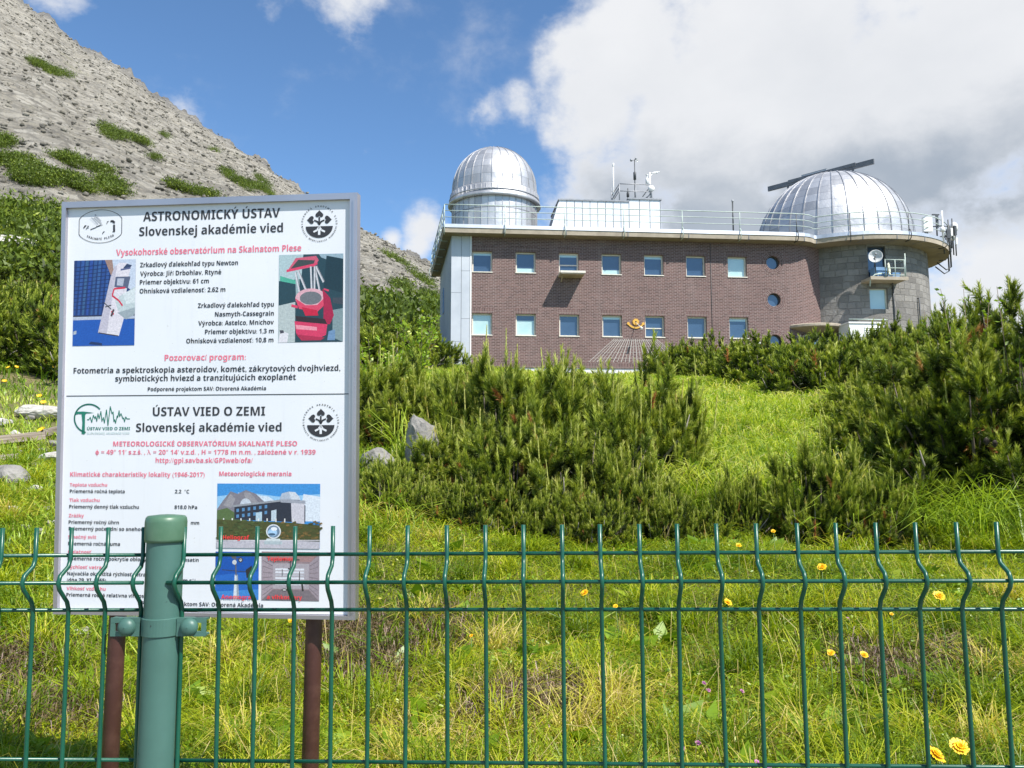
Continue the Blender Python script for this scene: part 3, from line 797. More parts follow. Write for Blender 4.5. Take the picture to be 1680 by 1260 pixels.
# roof slab: straight over the facade, swelling into a circle round the tower
EC, ER = Vector((23.39, 4.23, 0)), 5.72
def eave(off):
    """outline from the back left corner along the left edge, the front, and round the tower to the back"""
    pts = [(-1.28 - off * .9, 9.4 + off), (-.50 - off, -.70 - off)]
    yf = -.70 - off; r = ER + off
    x_t = 18.2
    for x in np.linspace(1.0, x_t, 22): pts.append((float(x), yf))
    a_in = -math.acos(min(1, (EC.y - yf - .35) / r))          # blend from the straight run into the arc
    p1 = (EC.x + r * math.sin(a_in), EC.y - r * math.cos(a_in))
    tx, ty = math.cos(a_in), math.sin(a_in)
    for k in range(1, 7):
        u = k / 6.0; h = 1.6
        b0, b1, b2, b3 = (x_t, yf), (x_t + h, yf), (p1[0] - tx * h * .5, p1[1] - ty * h * .5), p1
        w = ((1 - u) ** 3, 3 * u * (1 - u) ** 2, 3 * u * u * (1 - u), u ** 3)
        pts.append((sum(w[i] * (b0, b1, b2, b3)[i][0] for i in range(4)), sum(w[i] * (b0, b1, b2, b3)[i][1] for i in range(4))))
    for a in np.linspace(a_in, R(150), 64)[1:]: pts.append((EC.x + r * math.sin(a), EC.y - r * math.cos(a)))
    pts.append((20.5, 9.4 + off))
    return pts
def slab(o0, o1, z0, z1, m_side, m_top, m_bot, name, parent):
    b = MB(); A, B = eave(o0), eave(o1)
    n = len(A); per = 0.0
    for i in range(n):
        j = (i + 1) % n; L = math.dist(A[i], A[j])
        b.face([(*A[i], z0), (*A[j], z0), (*B[j], z1), (*B[i], z1)], 0, [(per, z0), (per + L, z0), (per + L, z1), (per, z1)]); per += L
    b.face([(*p, z1) for p in B], 1); b.face([(*p, z0) for p in A][::-1], 2)
    if name == 'roof_slab':                       # joints of the soffit panels
        A, B = eave(.018), eave(-.66)
        for i in range(1, len(A) - 1):
            if i in (4, 8, 12, 16, 20, 24, 28) or (i > 30 and (i - 30) % 6 == 0):
                b.obox((*A[i], 12.058), (*B[i], 12.058), .035, .02, 3)
                b.obox((A[i][0], A[i][1], 12.06), (A[i][0], A[i][1], 12.30), .03, .02, 3, (0, 1, 0))
        for k in range(1, 6):
            pa, pb = Vector((*A[0], 12.058)).lerp(Vector((*A[1], 12.058)), k / 6), Vector((-.7, 8.9, 12.058)).lerp(Vector((-.09, 0, 12.058)), k / 6)
            b.obox(pa, pb, .04, .02, 3)
    return b.build(name, [m_side, m_top, m_bot, M_seam], parent)
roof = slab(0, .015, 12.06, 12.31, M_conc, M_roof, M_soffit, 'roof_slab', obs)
flash = slab(.045, .025, 12.312, 12.50, M_flash, M_roof, M_flash, 'roof_edge_flashing', roof)
slab(-.16, -.16, 12.502, 12.56, M_flash, M_roof, M_flash, 'gravel_stop', roof)
# railing: posts stand off the flashing on bent brackets
rail = MB(); P_ = eave(-.03)
inner = [(x, y) for x, y in P_[:-1]]
def along(pts, step):
    out, acc = [], 0.0
    for a, b in zip(pts[:-1], pts[1:]):
        L = math.dist(a, b); d = (b[0] - a[0], b[1] - a[1])
        k = acc
        while k < L:
            t = k / L; out.append(((a[0] + d[0] * t, a[1] + d[1] * t), (d[1] / L, -d[0] / L))); k += step
        acc = k - L
    return out
seg_l, seg_f = inner[:2], inner[1:]
for z, r_ in ((13.55, .026), (13.22, .02), (12.88, .02)):
    rail.tube([(x, y, z) for x, y in seg_l], r_, 6); rail.tube([(x, y, z) for x, y in seg_f], r_, 6)
railing = rail.build('railing', M_rail, obs)
for (x, y), (nx, ny) in along(seg_l, 1.7) + along(seg_f, 3.15):
    p = MB(); p.tube([(x, y, 12.40), (x, y, 13.56)], .024, 6)
    p.tube([(x, y, 12.66), (x + nx * .12, y + ny * .12, 12.55), (x + nx * .17, y + ny * .17, 12.33), (x + nx * .13, y + ny * .13, 12.14), (x + nx * .02, y + ny * .02, 12.04), (x - nx * .3, y - ny * .3, 12.03)], .026, 6)
    p.build('post', M_dark if x > 17 else M_rail, railing)

# ------- domes
def gore_shell(c, rad, prof, gores, name, parent, mats):
    b = MB()
    rows = len(prof) - 1
    b.lathe(c, prof, gores * 2, uvf=lambda k, i: (k / 2.0, i * 0.5))
    return b.build(name, mats, parent)
def ribs(c, prof, gores, name, parent, w=.05, h=.035, phase=0.0):
    b = MB()
    for g in range(gores):
        a = 2 * math.pi * g / gores + phase
        d = Vector((math.cos(a), math.sin(a), 0)); s = Vector((-d.y, d.x, 0))
        pr = [Vector(c) + d * r + Vector((0, 0, z)) for r, z in prof if r > .12]
        for i in range(len(pr) - 1):
            t = (pr[i + 1] - pr[i]).normalized(); n = s.cross(t) * -1
            if n.dot(d) < 0 and n.z < 0: n = -n
            if n.dot(d) < 0: n = -n
            q0 = [pr[i] - s * w / 2, pr[i] - s * w / 2 + n * h, pr[i] + s * w / 2 + n * h, pr[i] + s * w / 2]
            q1 = [pr[i + 1] - s * w / 2, pr[i + 1] - s * w / 2 + n * h, pr[i + 1] + s * w / 2 + n * h, pr[i + 1] + s * w / 2]
            for k in range(3): b.face([q0[k], q1[k], q1[k + 1], q0[k + 1]][::-1])
    return b.build(name, M_rib, parent)
# small dome on the left of the roof
C1 = Vector((2.42, 4.0, 0)); R1 = 2.44
prof1 = [(R1 + .04, 15.62)] + [(R1 * math.cos(t), 15.92 + R1 * 1.03 * math.sin(t)) for t in np.linspace(0, math.pi / 2 - .03, 17)]
d1 = gore_shell(C1, R1, prof1, 26, 'small_dome', obs, M_dome); d1['label'] = 'small silver dome on a drum at the roof corner'
ribs(C1, prof1, 26, 'dome_ribs', d1, .045, .03)
mb = MB(); mb.lathe(C1, [(R1 + .05, 15.62), (R1 + .13, 15.55), (R1 + .15, 15.12), (R1 + .21, 15.08), (R1 + .26, 14.92), (R1 + .20, 14.86), (R1 + .02, 14.90)], 64, uvf=lambda k, i: (k / 2.5, .5))
for k in range(52):
    a = 2 * math.pi * k / 52; d = Vector((math.cos(a), math.sin(a), 0))
    mb.obox(C1 + d * (R1 + .14) + Vector((0, 0, 15.14)), C1 + d * (R1 + .13) + Vector((0, 0, 15.54)), .03, .04, 1, d)
mb.lathe(C1, [(R1 + .17, 15.27), (R1 + .20, 15.24), (R1 + .17, 15.21)], 64, m=1)
mb.build('dome_skirt', [M_dome, M_rib], d1)
mb = MB(); mb.lathe(C1, [(R1 + .02, 12.3), (R1 + .02, 14.95)], 78, uvf=lambda k, i: (k / 2.0, i * 1.4))
for k in range(39):
    a = 2 * math.pi * k / 39; d = Vector((math.cos(a), math.sin(a), 0))
    mb.obox(C1 + d * (R1 + .03) + Vector((0, 0, 12.5)), C1 + d * (R1 + .03) + Vector((0, 0, 14.88)), .03, .04, 1, d)
mb.build('dome_drum', [M_dome, M_rib], d1)
# large dome over the tower
C2 = Vector((22.95, 4.27, 0)); R2 = 4.42
prof2 = [(R2 + .10, 12.55), (R2 + .02, 12.9)] + [(R2 * math.cos(t), 13.25 + R2 * .985 * math.sin(t)) for t in np.linspace(0.0, math.pi / 2 - .03, 25)]
d2_ = gore_shell(C2, R2, prof2, 34, 'large_dome', obs, M_dome); d2_['label'] = 'large silver dome over the stone tower'
ribs(C2, prof2, 34, 'dome_ribs', d2_, .055, .04)
E0, E1 = to_local(ray(1257, 310) * (51.0 / ray(1257, 310).y)), to_local(ray(1438, 265) * (46.0 / ray(1438, 265).y))
zbar = (E0.z + E1.z) / 2
dirb = Vector((E1.x - E0.x, E1.y - E0.y, 0)).normalized(); nrm = Vector((dirb.y, -dirb.x, 0))
mid = Vector(((E0.x + E1.x) / 2, (E0.y + E1.y) / 2, zbar))
for s_ in (0,):
    b = MB(); off = -nrm * (1.9 * s_)
    b.obox(mid + off - dirb * 3.35, mid + off + dirb * 3.35, .12, .30)
    b.obox(mid + off - dirb * 1.95 + Vector((0, 0, .10)) + nrm * .07, mid + off + dirb * 2.3 + Vector((0, 0, .10)) + nrm * .07, .05, .20)
    for k in (-2.0, -.5, .9, 2.1): b.obox(mid + off + dirb * k + Vector((0, 0, -.5)), mid + off + dirb * k + Vector((0, 0, .05)), .10, .10, 0, (0, 1, 0))
    b.build('shutter_rail', M_bar, d2_)
mb = MB()
for s_ in (-.55, -1.35):
    arc = []
    for t in np.linspace(.12, 1.25, 14):
        p = C2 + nrm * (R2 + .08) * math.cos(t) * -1 * 0
        q_ = C2 + dirb * (s_ + .9) + (-nrm) * (R2 + .06) * math.cos(math.pi / 2 - t) * 1.0 + Vector((0, 0, 13.25 + (R2 + .06) * math.sin(math.pi / 2 - t)))
        arc.append(q_)
    mb.tube(arc, .06, 6)
mb.obox(mid - nrm * .4 - dirb * 1.1 + Vector((0, 0, .24)), mid - nrm * .4 + dirb * .5 + Vector((0, 0, .24)), .8, .20)
mb.build('shutter', M_dome, d2_)

# ------- roof cabin clad in white sheet, with its stepped top
mb = MB()
x0, xm, x1, y0, y1 = 5.95, 9.92, 11.78, 2.2, 5.4
mb.box(x0, xm, y0, y1, 12.5, 14.90, 0); mb.box(xm + .002, x1, y0 - .003, y1, 12.5, 15.06, 0)
mb.face([(x0 - .66, y0 + .02, 12.56), (x0 - .003, y0 + .02, 12.56), (x0 - .003, y0 + .02, 14.9)], 0)
mb.face([(x0 - .66, y0 + .02, 12.56), (x0 - .003, y0 + .02, 14.9), (x0 - .003, y1, 14.9), (x0 - .66, y1, 12.56)], 2)
for k in range(1, 9): x = x0 + (xm - x0) * k / 9; mb.box(x - .012, x + .012, y0 - .02, y0 - .002, 12.5, 14.88, 1)
for k in range(0, 4): x = xm + .03 + (x1 - xm - .06) * k / 3; mb.box(x - .012, x + .012, y0 - .025, y0 - .005, 12.5, 15.04, 1)
mb.box(x0 - .05, xm + .02, y0 - .06, y1 + .05, 14.902, 14.98, 2); mb.box(xm - .04, x1 + .05, y0 - .07, y1 + .05, 15.062, 15.15, 2)
cabin = mb.build('roof_cabin', [M_panel, M_seam, M_grey], obs)
cabin['label'] = 'white sheet-clad roof cabin with a step in its flat top'
mb = MB()   # guard rail of the instrument platform on the cabin
a, b = bpx(1016, 300, 2.5), bpx(1069, 303, 2.5); zt_ = b.z
X0, X1 = a.x, b.x
for z in (zt_, zt_ - .42): mb.tube([(X0, 4.6, z), (X0, 2.5, z), (X1, 2.5, z), (X1, 4.6, z)], .03, 6)
for x in (X0, (X0 + X1) / 2, X1): mb.tube([(x, 2.5, 15.0), (x, 2.5, zt_)], .032, 6)
mb.tube([(X0, 4.6, 15.0), (X0, 4.6, zt_)], .03, 6); mb.obox((X0 - .5, 3.6, 15.0), (X0, 2.6, 15.85), .06, .06)
mb.build('platform_rail', M_grey, cabin)

# ------- balcony, canopy, door, sundial, window ledge
mb = MB(); lz = 10.02
mb.box(22.10, 24.10, -1.35, -.30, lz - .14, lz); mb.box(22.05, 24.15, -1.40, -1.352, lz - .17, lz + .01)
bal = mb.build('balcony', M_conc, obs)
mb = MB()
for z in (lz + .95, lz + .5, lz + .12): mb.tube([(22.9, -1.28, z), (24.02, -1.28, z), (24.02, -.4, z)], .024, 6)
for x in (22.95, 23.5, 24.02): mb.tube([(x, -1.28, lz), (x, -1.28, lz + .97)], .024, 6)
mb.tube([(24.06, -1.3, lz - .1), (24.06, -1.3, lz + 1.3)], .028, 6)
mb.tube([(22.1, -1.2, lz - .5), (22.12, -1.25, lz - .1), (22.35, -1.3, lz + .12), (22.8, -1.28, lz + .2)], .035, 6)
mb.build('railing', M_rail, bal)
mb = MB(); mb.box(22.55, 23.35, -.95, -.45, lz + .002, lz + .62); mb.box(23.45, 23.9, -1.1, -.5, lz + .002, lz + .30)
mb.build('equipment_box', M_blue, bal)
mb = MB(); LX0 = WX[2]
mb.box(LX0 - .02, LX0 + 1.22, -.95, -.002, 9.93, 10.07); mb.box(LX0 - .06, LX0 + 1.26, -.98, -.951, 9.99, 10.10, 1); mb.box(LX0 - .06, LX0 - .021, -.951, -.01, 9.99, 10.10, 1)
mb.obox((LX0 + .1, -.05, 9.7), (LX0 + .1, -.7, 9.93), .05, .05, 0)
mb.build('window_ledge', [M_conc, M_cream], obs)['label'] = 'projecting concrete ledge under the third upper window'
# canopy over the entrance, curved front
mb = MB(); CC = Vector((19.75, .95, 0))
mb.lathe(CC, [(0.02, 7.62), (1.75, 7.60), (1.86, 7.55), (1.86, 7.44), (1.80, 7.40), (.9, 7.18), (0.02, 7.16)], 40, smooth=False)
mb.build('entrance_canopy', M_conc, obs)
mb = MB(); mb.box(18.95, 20.1, -.12, .3, 4.2, 6.95); dr = mb.build('entrance_door', M_dark, obs)
mb = MB(); mb.box(19.3, 19.62, -.14, -.121, 5.2, 6.75); mb.build('door_glass', M_blind, dr)
# sundial: gilded scroll, white-headed rod and painted hour lines
sd0 = bpx(1043, 532, 0)
mb = MB()
def disc(cx_, cz_, r0, r1, a0, a1, n, y0_, y1_):
    for k in range(n):
        a, b = a0 + (a1 - a0) * k / n, a0 + (a1 - a0) * (k + 1) / n
        p = lambda r, t, y: (cx_ + r * math.cos(t), y, cz_ + r * math.sin(t))
        mb.face([p(r0, a, y0_), p(r1, a, y0_), p(r1, b, y0_), p(r0, b, y0_)]); mb.face([p(r1, a, y0_), p(r1, a, y1_), p(r1, b, y1_), p(r1, b, y0_)])
        mb.face([p(r0, a, y1_), p(r0, a, y0_), p(r0, b, y0_), p(r0, b, y1_)])
disc(sd0.x, sd0.z + .12, .05, .155, 0, 2 * math.pi, 24, -.05, -.004)
for k in range(12):
    a = 2 * math.pi * k / 12
    mb.obox((sd0.x + .15 * math.cos(a), -.03, sd0.z + .12 + .15 * math.sin(a)), (sd0.x + .19 * math.cos(a), -.03, sd0.z + .12 + .19 * math.sin(a)), .04, .04, 0, (0, 1, 0))
sdl = mb.build('sundial', M_gold, obs); sdl['label'] = 'gilded sun face sundial between two lower windows'
mb = MB()
disc(sd0.x, sd0.z + .27, .42, .51, R(212), R(328), 18, -.04, -.005)
disc(sd0.x - .40, sd0.z + .03, .0, .075, 0, 2 * math.pi, 16, -.045, -.006); disc(sd0.x + .40, sd0.z + .03, .0, .075, 0, 2 * math.pi, 16, -.045, -.006)
mb.build('scroll', M_gold, sdl)
mb = MB(); mb.tube([(sd0.x, -.02, sd0.z + .10), (sd0.x + .13, -.62, sd0.z - .28)], .016, 6); mb.obox((sd0.x + .12, -.58, sd0.z - .26), (sd0.x + .155, -.74, sd0.z - .37), .09, .09)
mb.build('gnomon', M_white, sdl)
mb = MB()
ztop, zbot = bpx(1040, 556, 0).z, ZB + .32
for k in range(25):
    u = k / 24.0
    xa = bpx(1008, 556, 0).x + u * (bpx(1077, 556, 0).x - bpx(1008, 556, 0).x)
    xb = bpx(966, 605, 0).x + u * (bpx(1124, 605, 0).x - bpx(966, 605, 0).x)
    w = .022 if k % 2 else .034
    mb.face([(xb - w / 2, -.007, zbot), (xb + w / 2, -.007, zbot), (xa + w / 2, -.007, ztop), (xa - w / 2, -.007, ztop)])
for k in range(4):
    z = ztop + (zbot - ztop) * (k + .3) / 4.0; f_ = (ztop - z) / (ztop - zbot)
    xl = bpx(1008, 556, 0).x + f_ * (bpx(966, 605, 0).x - bpx(1008, 556, 0).x); xr = bpx(1077, 556, 0).x + f_ * (bpx(1124, 605, 0).x - bpx(1077, 556, 0).x)
    mb.face([(xl, -.009, z - .005), (xr, -.009, z - .005), (xr, -.009, z + .005), (xl, -.009, z + .005)])
mb.build('hour_lines', pbr('dial_paint', (0.48, 0.45, 0.42), rough=0.8), sdl)
mb = MB()   # thin conductor strip on the facade
mb.tube([(13.85, -.02, 12.0), (13.86, -.02, 5.3)], .012, 5)
mb.build('lightning_conductor', M_dark, obs)
for x, z in ((18.72, 7.6), (18.86, 7.6)):
    mb = MB(); mb.tube([(x, -.01, z), (x, -.16, z - .14), (x, -.01, z - .2)], .02, 5); mb.build('wall_hook', M_dark, obs)
# ------------------------------------------------------------------ things mounted on the observatory
def local_thing(name, p, label, cat, group=None):
    """an Empty standing at a point of the building's frame"""
    w = BM @ Vector(p)
    return empty(name, w, BTH, label, cat, group)
def dish(parent, c, axis, r, depth, mat, back=None):
    b = MB(); b.lathe(c, [(.01, -depth), (r * .5, -depth * .75), (r * .85, -depth * .28), (r, 0), (r * .99, .015), (r * .84, -depth * .26 + .012), (r * .5, -depth * .73 + .012), (.01, -depth + .012)], 28, axis=axis)
    return b.build('reflector', mat, parent)

t = local_thing('satellite_dish', (22.45, -1.25, 11.15), 'grey mesh satellite dish leaning over the tower balcony', 'satellite dish')
ax = Vector((-.45, -.86, .12))
dish(t, (0, 0, 0), ax, .36, .14, M_dish)
mb = MB(); mb.tube([(0, .02, -1.1), (0, .1, -.1), (-.0, .05, 0)], .03, 6); mb.tube([(0, .06, -.3), (.35, .8, -.5)], .03, 6)
mb.build('mast', M_dark, t)
mb = MB(); a = ax.normalized() * .34
for d in ((.3, 0, .1), (-.25, .1, .12), (0, .0, -.3)): mb.tube([d, a], .01, 5)
mb.lathe(a, [(.0, -.04), (.05, -.04), (.05, .05), (.0, .05)], 12, axis=ax); mb.build('feed_horn', M_grey, t)
t = local_thing('small_dish', (23.12, -1.36, 10.45), 'oval cream antenna dish on the balcony railing', 'satellite dish')
dish(t, (0, 0, 0), (.75, -.6, .05), .33, .10, M_pink)
mb = MB(); mb.tube([(-.05, .08, -.42), (-.05, .08, .3)], .03, 6); mb.obox((-.05, .08, 0), (0, .02, 0), .08, .08); mb.build('bracket', M_grey, t)

# lone dark pole on the roof edge
p = bpx(1203, 375, .2)
t = local_thing('antenna_pole', (p.x, .2, 12.5), 'single dark antenna pole standing alone on the roof between cabin and large dome', 'antenna')
mb = MB(); mb.tube([(0, 0, 0), (0, 0, 1.9)], .04, 8); mb.obox((-.05, 0, .05), (.22, 0, .05), .1, .06); mb.build('pole', M_dark, t)
mb = MB(); mb.lathe((0, 0, 1.9), [(0, .14), (.06, .1), (.06, 0), (.04, -.02)], 10); mb.build('cap', M_grey, t)

# weather instruments on the cabin roof
def cabx(px, py, y=3.0): return bpx(px, py, y)
p = cabx(1041, 262); zb_ = 15.06
t = local_thing('cup_anemometer', (p.x, 3.0, zb_), 'tall dark anemometer mast with three spinning cups above the roof cabin', 'anemometer')
H = p.z - zb_
mb = MB(); mb.tube([(0, 0, 0), (0, 0, H)], [.035, .025], 8); mb.lathe((0, 0, H * .55), [(.0, -.02), (.085, 0), (.085, .42), (.03, .48)], 12); mb.build('mast', M_dark, t)
for k in range(3):
    a = 2 * math.pi * k / 3 + .5; d = Vector((math.cos(a), math.sin(a), 0)); c = Vector((0, 0, H)) + d * .19
    b = MB(); b.tube([(0, 0, H - .03), c], .012, 5); b.lathe(c, [(.085, 0), (.075, .05), (.04, .08), (.005, .088)], 12, axis=(-d.y, d.x, .0)); b.build('cup', M_white if k == 0 else M_grey, t)
p = cabx(1006, 268, 3.6)
t = local_thing('whip_antenna', (p.x, 3.6, 14.98), 'slender white rod antenna left of the anemometer on the cabin', 'antenna')
mb = MB(); mb.tube([(0, 0, 0), (0, 0, p.z - 14.98 - .2)], .035, 8); mb.lathe((0, 0, p.z - 14.98 - .2), [(.04, 0), (.055, .02), (.055, .2), (.0, .22)], 10); mb.build('rod', M_white, t)
mb = MB(); mb.tube([(-.14, 0, 0), (-.14, 0, 1.25)], .022, 6); mb.obox((-.16, 0, 1.0), (.02, 0, 1.0), .05, .05); mb.build('bracket', M_grey, t)
p = cabx(1068, 310, 2.6)
t = local_thing('round_dish', (p.x, 2.6, 15.06), 'small round white radome dish at the right end of the cabin roof', 'antenna')
mb = MB(); mb.lathe((0, -.1, p.z - 15.06), [(.0, .10), (.13, .085), (.20, .0), (.19, -.06), (.05, -.12), (0, -.13)], 24, axis=(.15, -1, 0)); mb.build('radome', M_white, t)
mb = MB(); mb.tube([(0, .06, 0), (0, .06, p.z - 15.06 + .15)], .03, 6); mb.tube([(-.3, .1, .28), (0, .06, .5)], .02, 6); mb.build('mast', M_grey, t)
p = cabx(1066, 283, 3.4)
t = local_thing('wind_sensor', (p.x, 3.4, 15.06), 'white mast with sensor housing and side arm on the cabin roof', 'weather sensor')
H = p.z - 15.06
mb = MB(); mb.tube([(0, 0, 0), (0, 0, H)], .05, 8); mb.tube([(0, 0, H - .05), (.38, 0, H - .02)], .035, 6); mb.lathe((.42, 0, H - .05), [(.0, 0), (.06, .02), (.06, .08), (0, .1)], 10)
mb.obox((.2, 0, H + .03), (.6, 0, H + .07), .05, .04); mb.tube([(0, 0, H - .3), (.14, 0, H - .08)], .02, 5); mb.build('mast', M_white, t)
mb = MB(); mb.lathe((-.17, 0, H - .75), [(0, 0), (.09, 0), (.09, .35), (.05, .4), (.03, .55), (.09, .6), (0, .64)], 12); mb.build('housing', M_white, t)
t = local_thing('rain_gauge', (cabx(1030, 310).x, 3.0, 15.06), 'short dark instrument cylinder behind the platform rail', 'weather sensor')
mb = MB(); mb.tube([(0, 0, 0), (0, 0, .42)], .03, 6); mb.lathe((0, 0, .42), [(0, 0), (.08, 0), (.08, .2), (.05, .3), (.03, .5), (0, .52)], 12); mb.build('gauge', M_dark, t)

# antenna cluster at the right rim of the tower roof
def rim(a, z, d=0.0): return (EC.x + (ER - d) * math.sin(a), EC.y - (ER - d) * math.cos(a), z)
t = local_thing('panel_antenna', rim(R(24), 12.5, .12), 'white flat panel antenna box fixed to the rim railing', 'antenna')
mb = MB(); mb.box(-.25, .25, -.1, .1, .16, .98); mb.build('panel', M_white, t)
mb = MB(); mb.box(-.1, .1, .101, .16, .0, .9); mb.build('bracket', M_grey, t)
t = local_thing('sector_antenna', rim(R(36), 12.5, .1), 'pale upright rod and dark sector antenna beside the white panel', 'antenna')
mb = MB(); mb.tube([(0.22, 0, -.3), (.22, 0, 1.55)], .05, 8); mb.build('rod', M_white, t)
mb = MB(); mb.tube([(-.12, 0, -.2), (-.12, 0, 1.35)], .04, 6); mb.box(-.2, -.05, -.09, -.045, .55, 1.28); mb.obox((-.35, 0, 1.32), (.05, 0, 1.32), .09, .06); mb.tube([(-.6, .0, .62), (.3, 0, .70)], .03, 6); mb.build('mast', M_dark, t)
mb = MB(); mb.lathe((.12, -.16, .45), [(0, .1), (.12, .07), (.17, 0), (.1, -.08), (0, -.1)], 18, axis=(.3, -1, 0)); mb.build('radome', M_white, t)
for (a, zc_, rr, lab) in ((R(58), 13.55, .30, 'upper white drum dish on the dark mast at the tower rim'), (R(68), 13.35, .34, 'outermost white drum dish overhanging the tower rim')):
    t = local_thing('drum_dish', rim(a, 12.2, -.12), lab, 'antenna', 'drum dishes at the tower rim')
    mb = MB(); mb.lathe((.10, -.10, zc_ - 12.2), [(0, .24), (rr * .7, .2), (rr, .08), (rr * .97, -.04), (rr * .4, -.18), (0, -.2)], 24, axis=(.75, -.65, .05)); mb.build('radome', M_white, t)
    mb = MB(); mb.tube([(-.02, .1, -.9), (-.02, .1, 1.55)], .045, 8); mb.tube([(-.02, .1, -.9), (-.25, .2, -1.05), (-.7, .35, -.6)], .035, 6); mb.obox((-.3, .1, .9), (.1, 0, 1.1), .07, .07)
    mb.box(-.22, -.06, -.05, .09, .35, .8); mb.box(.03, .15, .02, .16, .2, .62)
    for z in (.25, .55, .85, 1.15): mb.tube([(-.45, .15, z), (.1, .02, z + .05)], .02, 5)
    mb.build('mast', M_dark, t)
t = local_thing('lattice_antenna', rim(R(48), 12.3, -.06), 'dark lattice of antenna poles between white rod and drum dishes', 'antenna')
mb = MB()
for x, y, h in ((-.3, 0, 1.9), (.05, .05, 1.5), (.35, .15, 1.6), (.6, .3, 1.2)): mb.tube([(x, y, -.5), (x, y, h)], .035, 6)
for z in (.2, .5, .8, 1.1): mb.tube([(-.3, 0, z), (.35, .15, z)], .025, 5)
mb.box(-.12, .08, -.06, .04, .4, .9); mb.box(.38, .5, .0, .14, .6, 1.15); mb.build('frame', M_dark, t)
for q in ((.12, .24, -.05, .06, .55, 1.0), (.5, .6, .1, .2, .1, .5)):
    mb = MB(); mb.box(*q); mb.build('radio_box', M_white, t)

# louvred cabinet, flood lamps, white vent cap by the entrance
t = local_thing('louvred_cabinet', (21.55, -1.75, 0), 'white louvred equipment cabinet beside the tower foot', 'cabinet')
mb = MB(); mb.box(-.95, .95, .05, 1.2, 4.2, 7.42); mb.box(-1.0, 1.0, .0, 1.25, 7.422, 7.50); mb.build('housing', M_white, t)
mb = MB()
for k in range(22): z = 5.0 + .105 * k; mb.obox((-.12, .035, z), (.9, .035, z), .05, .05, 0, (0, .6, 1))
mb.build('louvre_panel', M_white, t)
mb = MB(); mb.tube([(-1.0, -.02, 7.62), (1.1, -.02, 7.62)], .03, 6); mb.build('handrail', M_rail, t)
for k, (px, lab) in enumerate(((1309, 'black flood lamp nearer the portholes, above the hedge'), (1319, 'black flood lamp nearer the entrance canopy, above the hedge'))):
    p = bpx(px, 554, -2.0)
    t = local_thing('flood_lamp', (p.x, -2.0, 0), lab, 'lamp', 'flood lamps before the entrance')
    mb = MB(); mb.lathe((0, 0, p.z), [(0, -.16), (.09, -.14), (.13, .14), (.12, .16), (0, .12)], 14, axis=(.8, -.5, .1)); mb.build('head', M_dark, t)
    mb = MB(); mb.tube([(0, .05, p.z - .05), (0, .08, 4.4)], .03, 6); mb.build('stand', M_grey, t)
p = bpx(1244, 566, -1.5)
t = local_thing('vent_cap', (p.x, -1.5, 0), 'white rounded vent pipe above the hedge below the portholes', 'vent')
mb = MB(); mb.tube([(0, 0, 4.0), (0, 0, p.z)], .12, 12); mb.build('pipe', M_white, t)
mb = MB(); mb.lathe((0, 0, p.z), [(.15, -.05), (.16, .05), (.1, .16), (0, .2)], 14); mb.build('cap', M_white, t)

# ------------------------------------------------------------------ information board: a sheet in an aluminium frame on two posts
SA = (Vector((-1.3360, 2.375, 0.783)), Vector((-0.440, 2.287, 0.782)), Vector((-1.333, 2.440, -0.427)))
SU = (SA[1] - SA[0]).normalized(); SV = (SA[0] - SA[2]).normalized(); SN = SU.cross(SV).normalized(); SV = SN.cross(SU).normalized()
SW, SH = 0.90, 1.2119
SORG = SA[2]                                    # lower left corner; local x right, y up, z out of the sheet
SM = Matrix((SU, SV, SN)).transposed().to_4x4(); SM.translation = SORG
sign = empty('information_board', (0, 0, 0), 0, 'white Slovak information board about the observatory in a metal frame on two posts', 'information board')
sign.matrix_world = SM
SMI = SM.inverted()
def SP(px, py):
    o, r = SMI @ Vector((0, 0, 0)), SMI.to_3x3() @ ray(px, py)
    k = -o.z / r.z
    return (o.x + r.x * k, o.y + r.y * k)
mb = MB(); mb.box(.012, SW - .012, .012, SH - .012, -.010, 0.0); mb.build('sheet', M_board, sign)
mb = MB(); fw = .026
mb.box(0, .013, 0, SH, -.02, .012); mb.box(SW - .022, SW, 0, SH, -.02, .012); mb.box(.013, SW - .022, SH - .018, SH, -.02, .0115); mb.box(.013, SW - .022, 0, .011, -.02, .0115)
mb.box(SW - .012, SW - .006, .02, SH - .02, .012, .016)
mb.build('frame', M_alu, sign, bevel=.002)
for px in (178, 506):
    u = SP(px, 1000)[0]
    q0 = SM @ Vector((u, .55, -.05)); q1 = SM @ Vector((u, 0.0, -.05))
    mb = MB(); zb_ = zg1(q1.x, q1.y) - .35
    pts = [SMI @ Vector((q0.x, q0.y, q0.z)), SMI @ q1, SMI @ Vector((q1.x + .0, q1.y - .02, zb_))]
    mb.tube(pts, .024, 20)
    mb.build('post', M_signpost, sign)
mb = MB(); y_ = SP(340, 648)[1]; mb.box(.02, SW - .026, y_ - .0012, y_ + .0012, .0002, .0007); mb.build('divider_line', M_ink, sign)

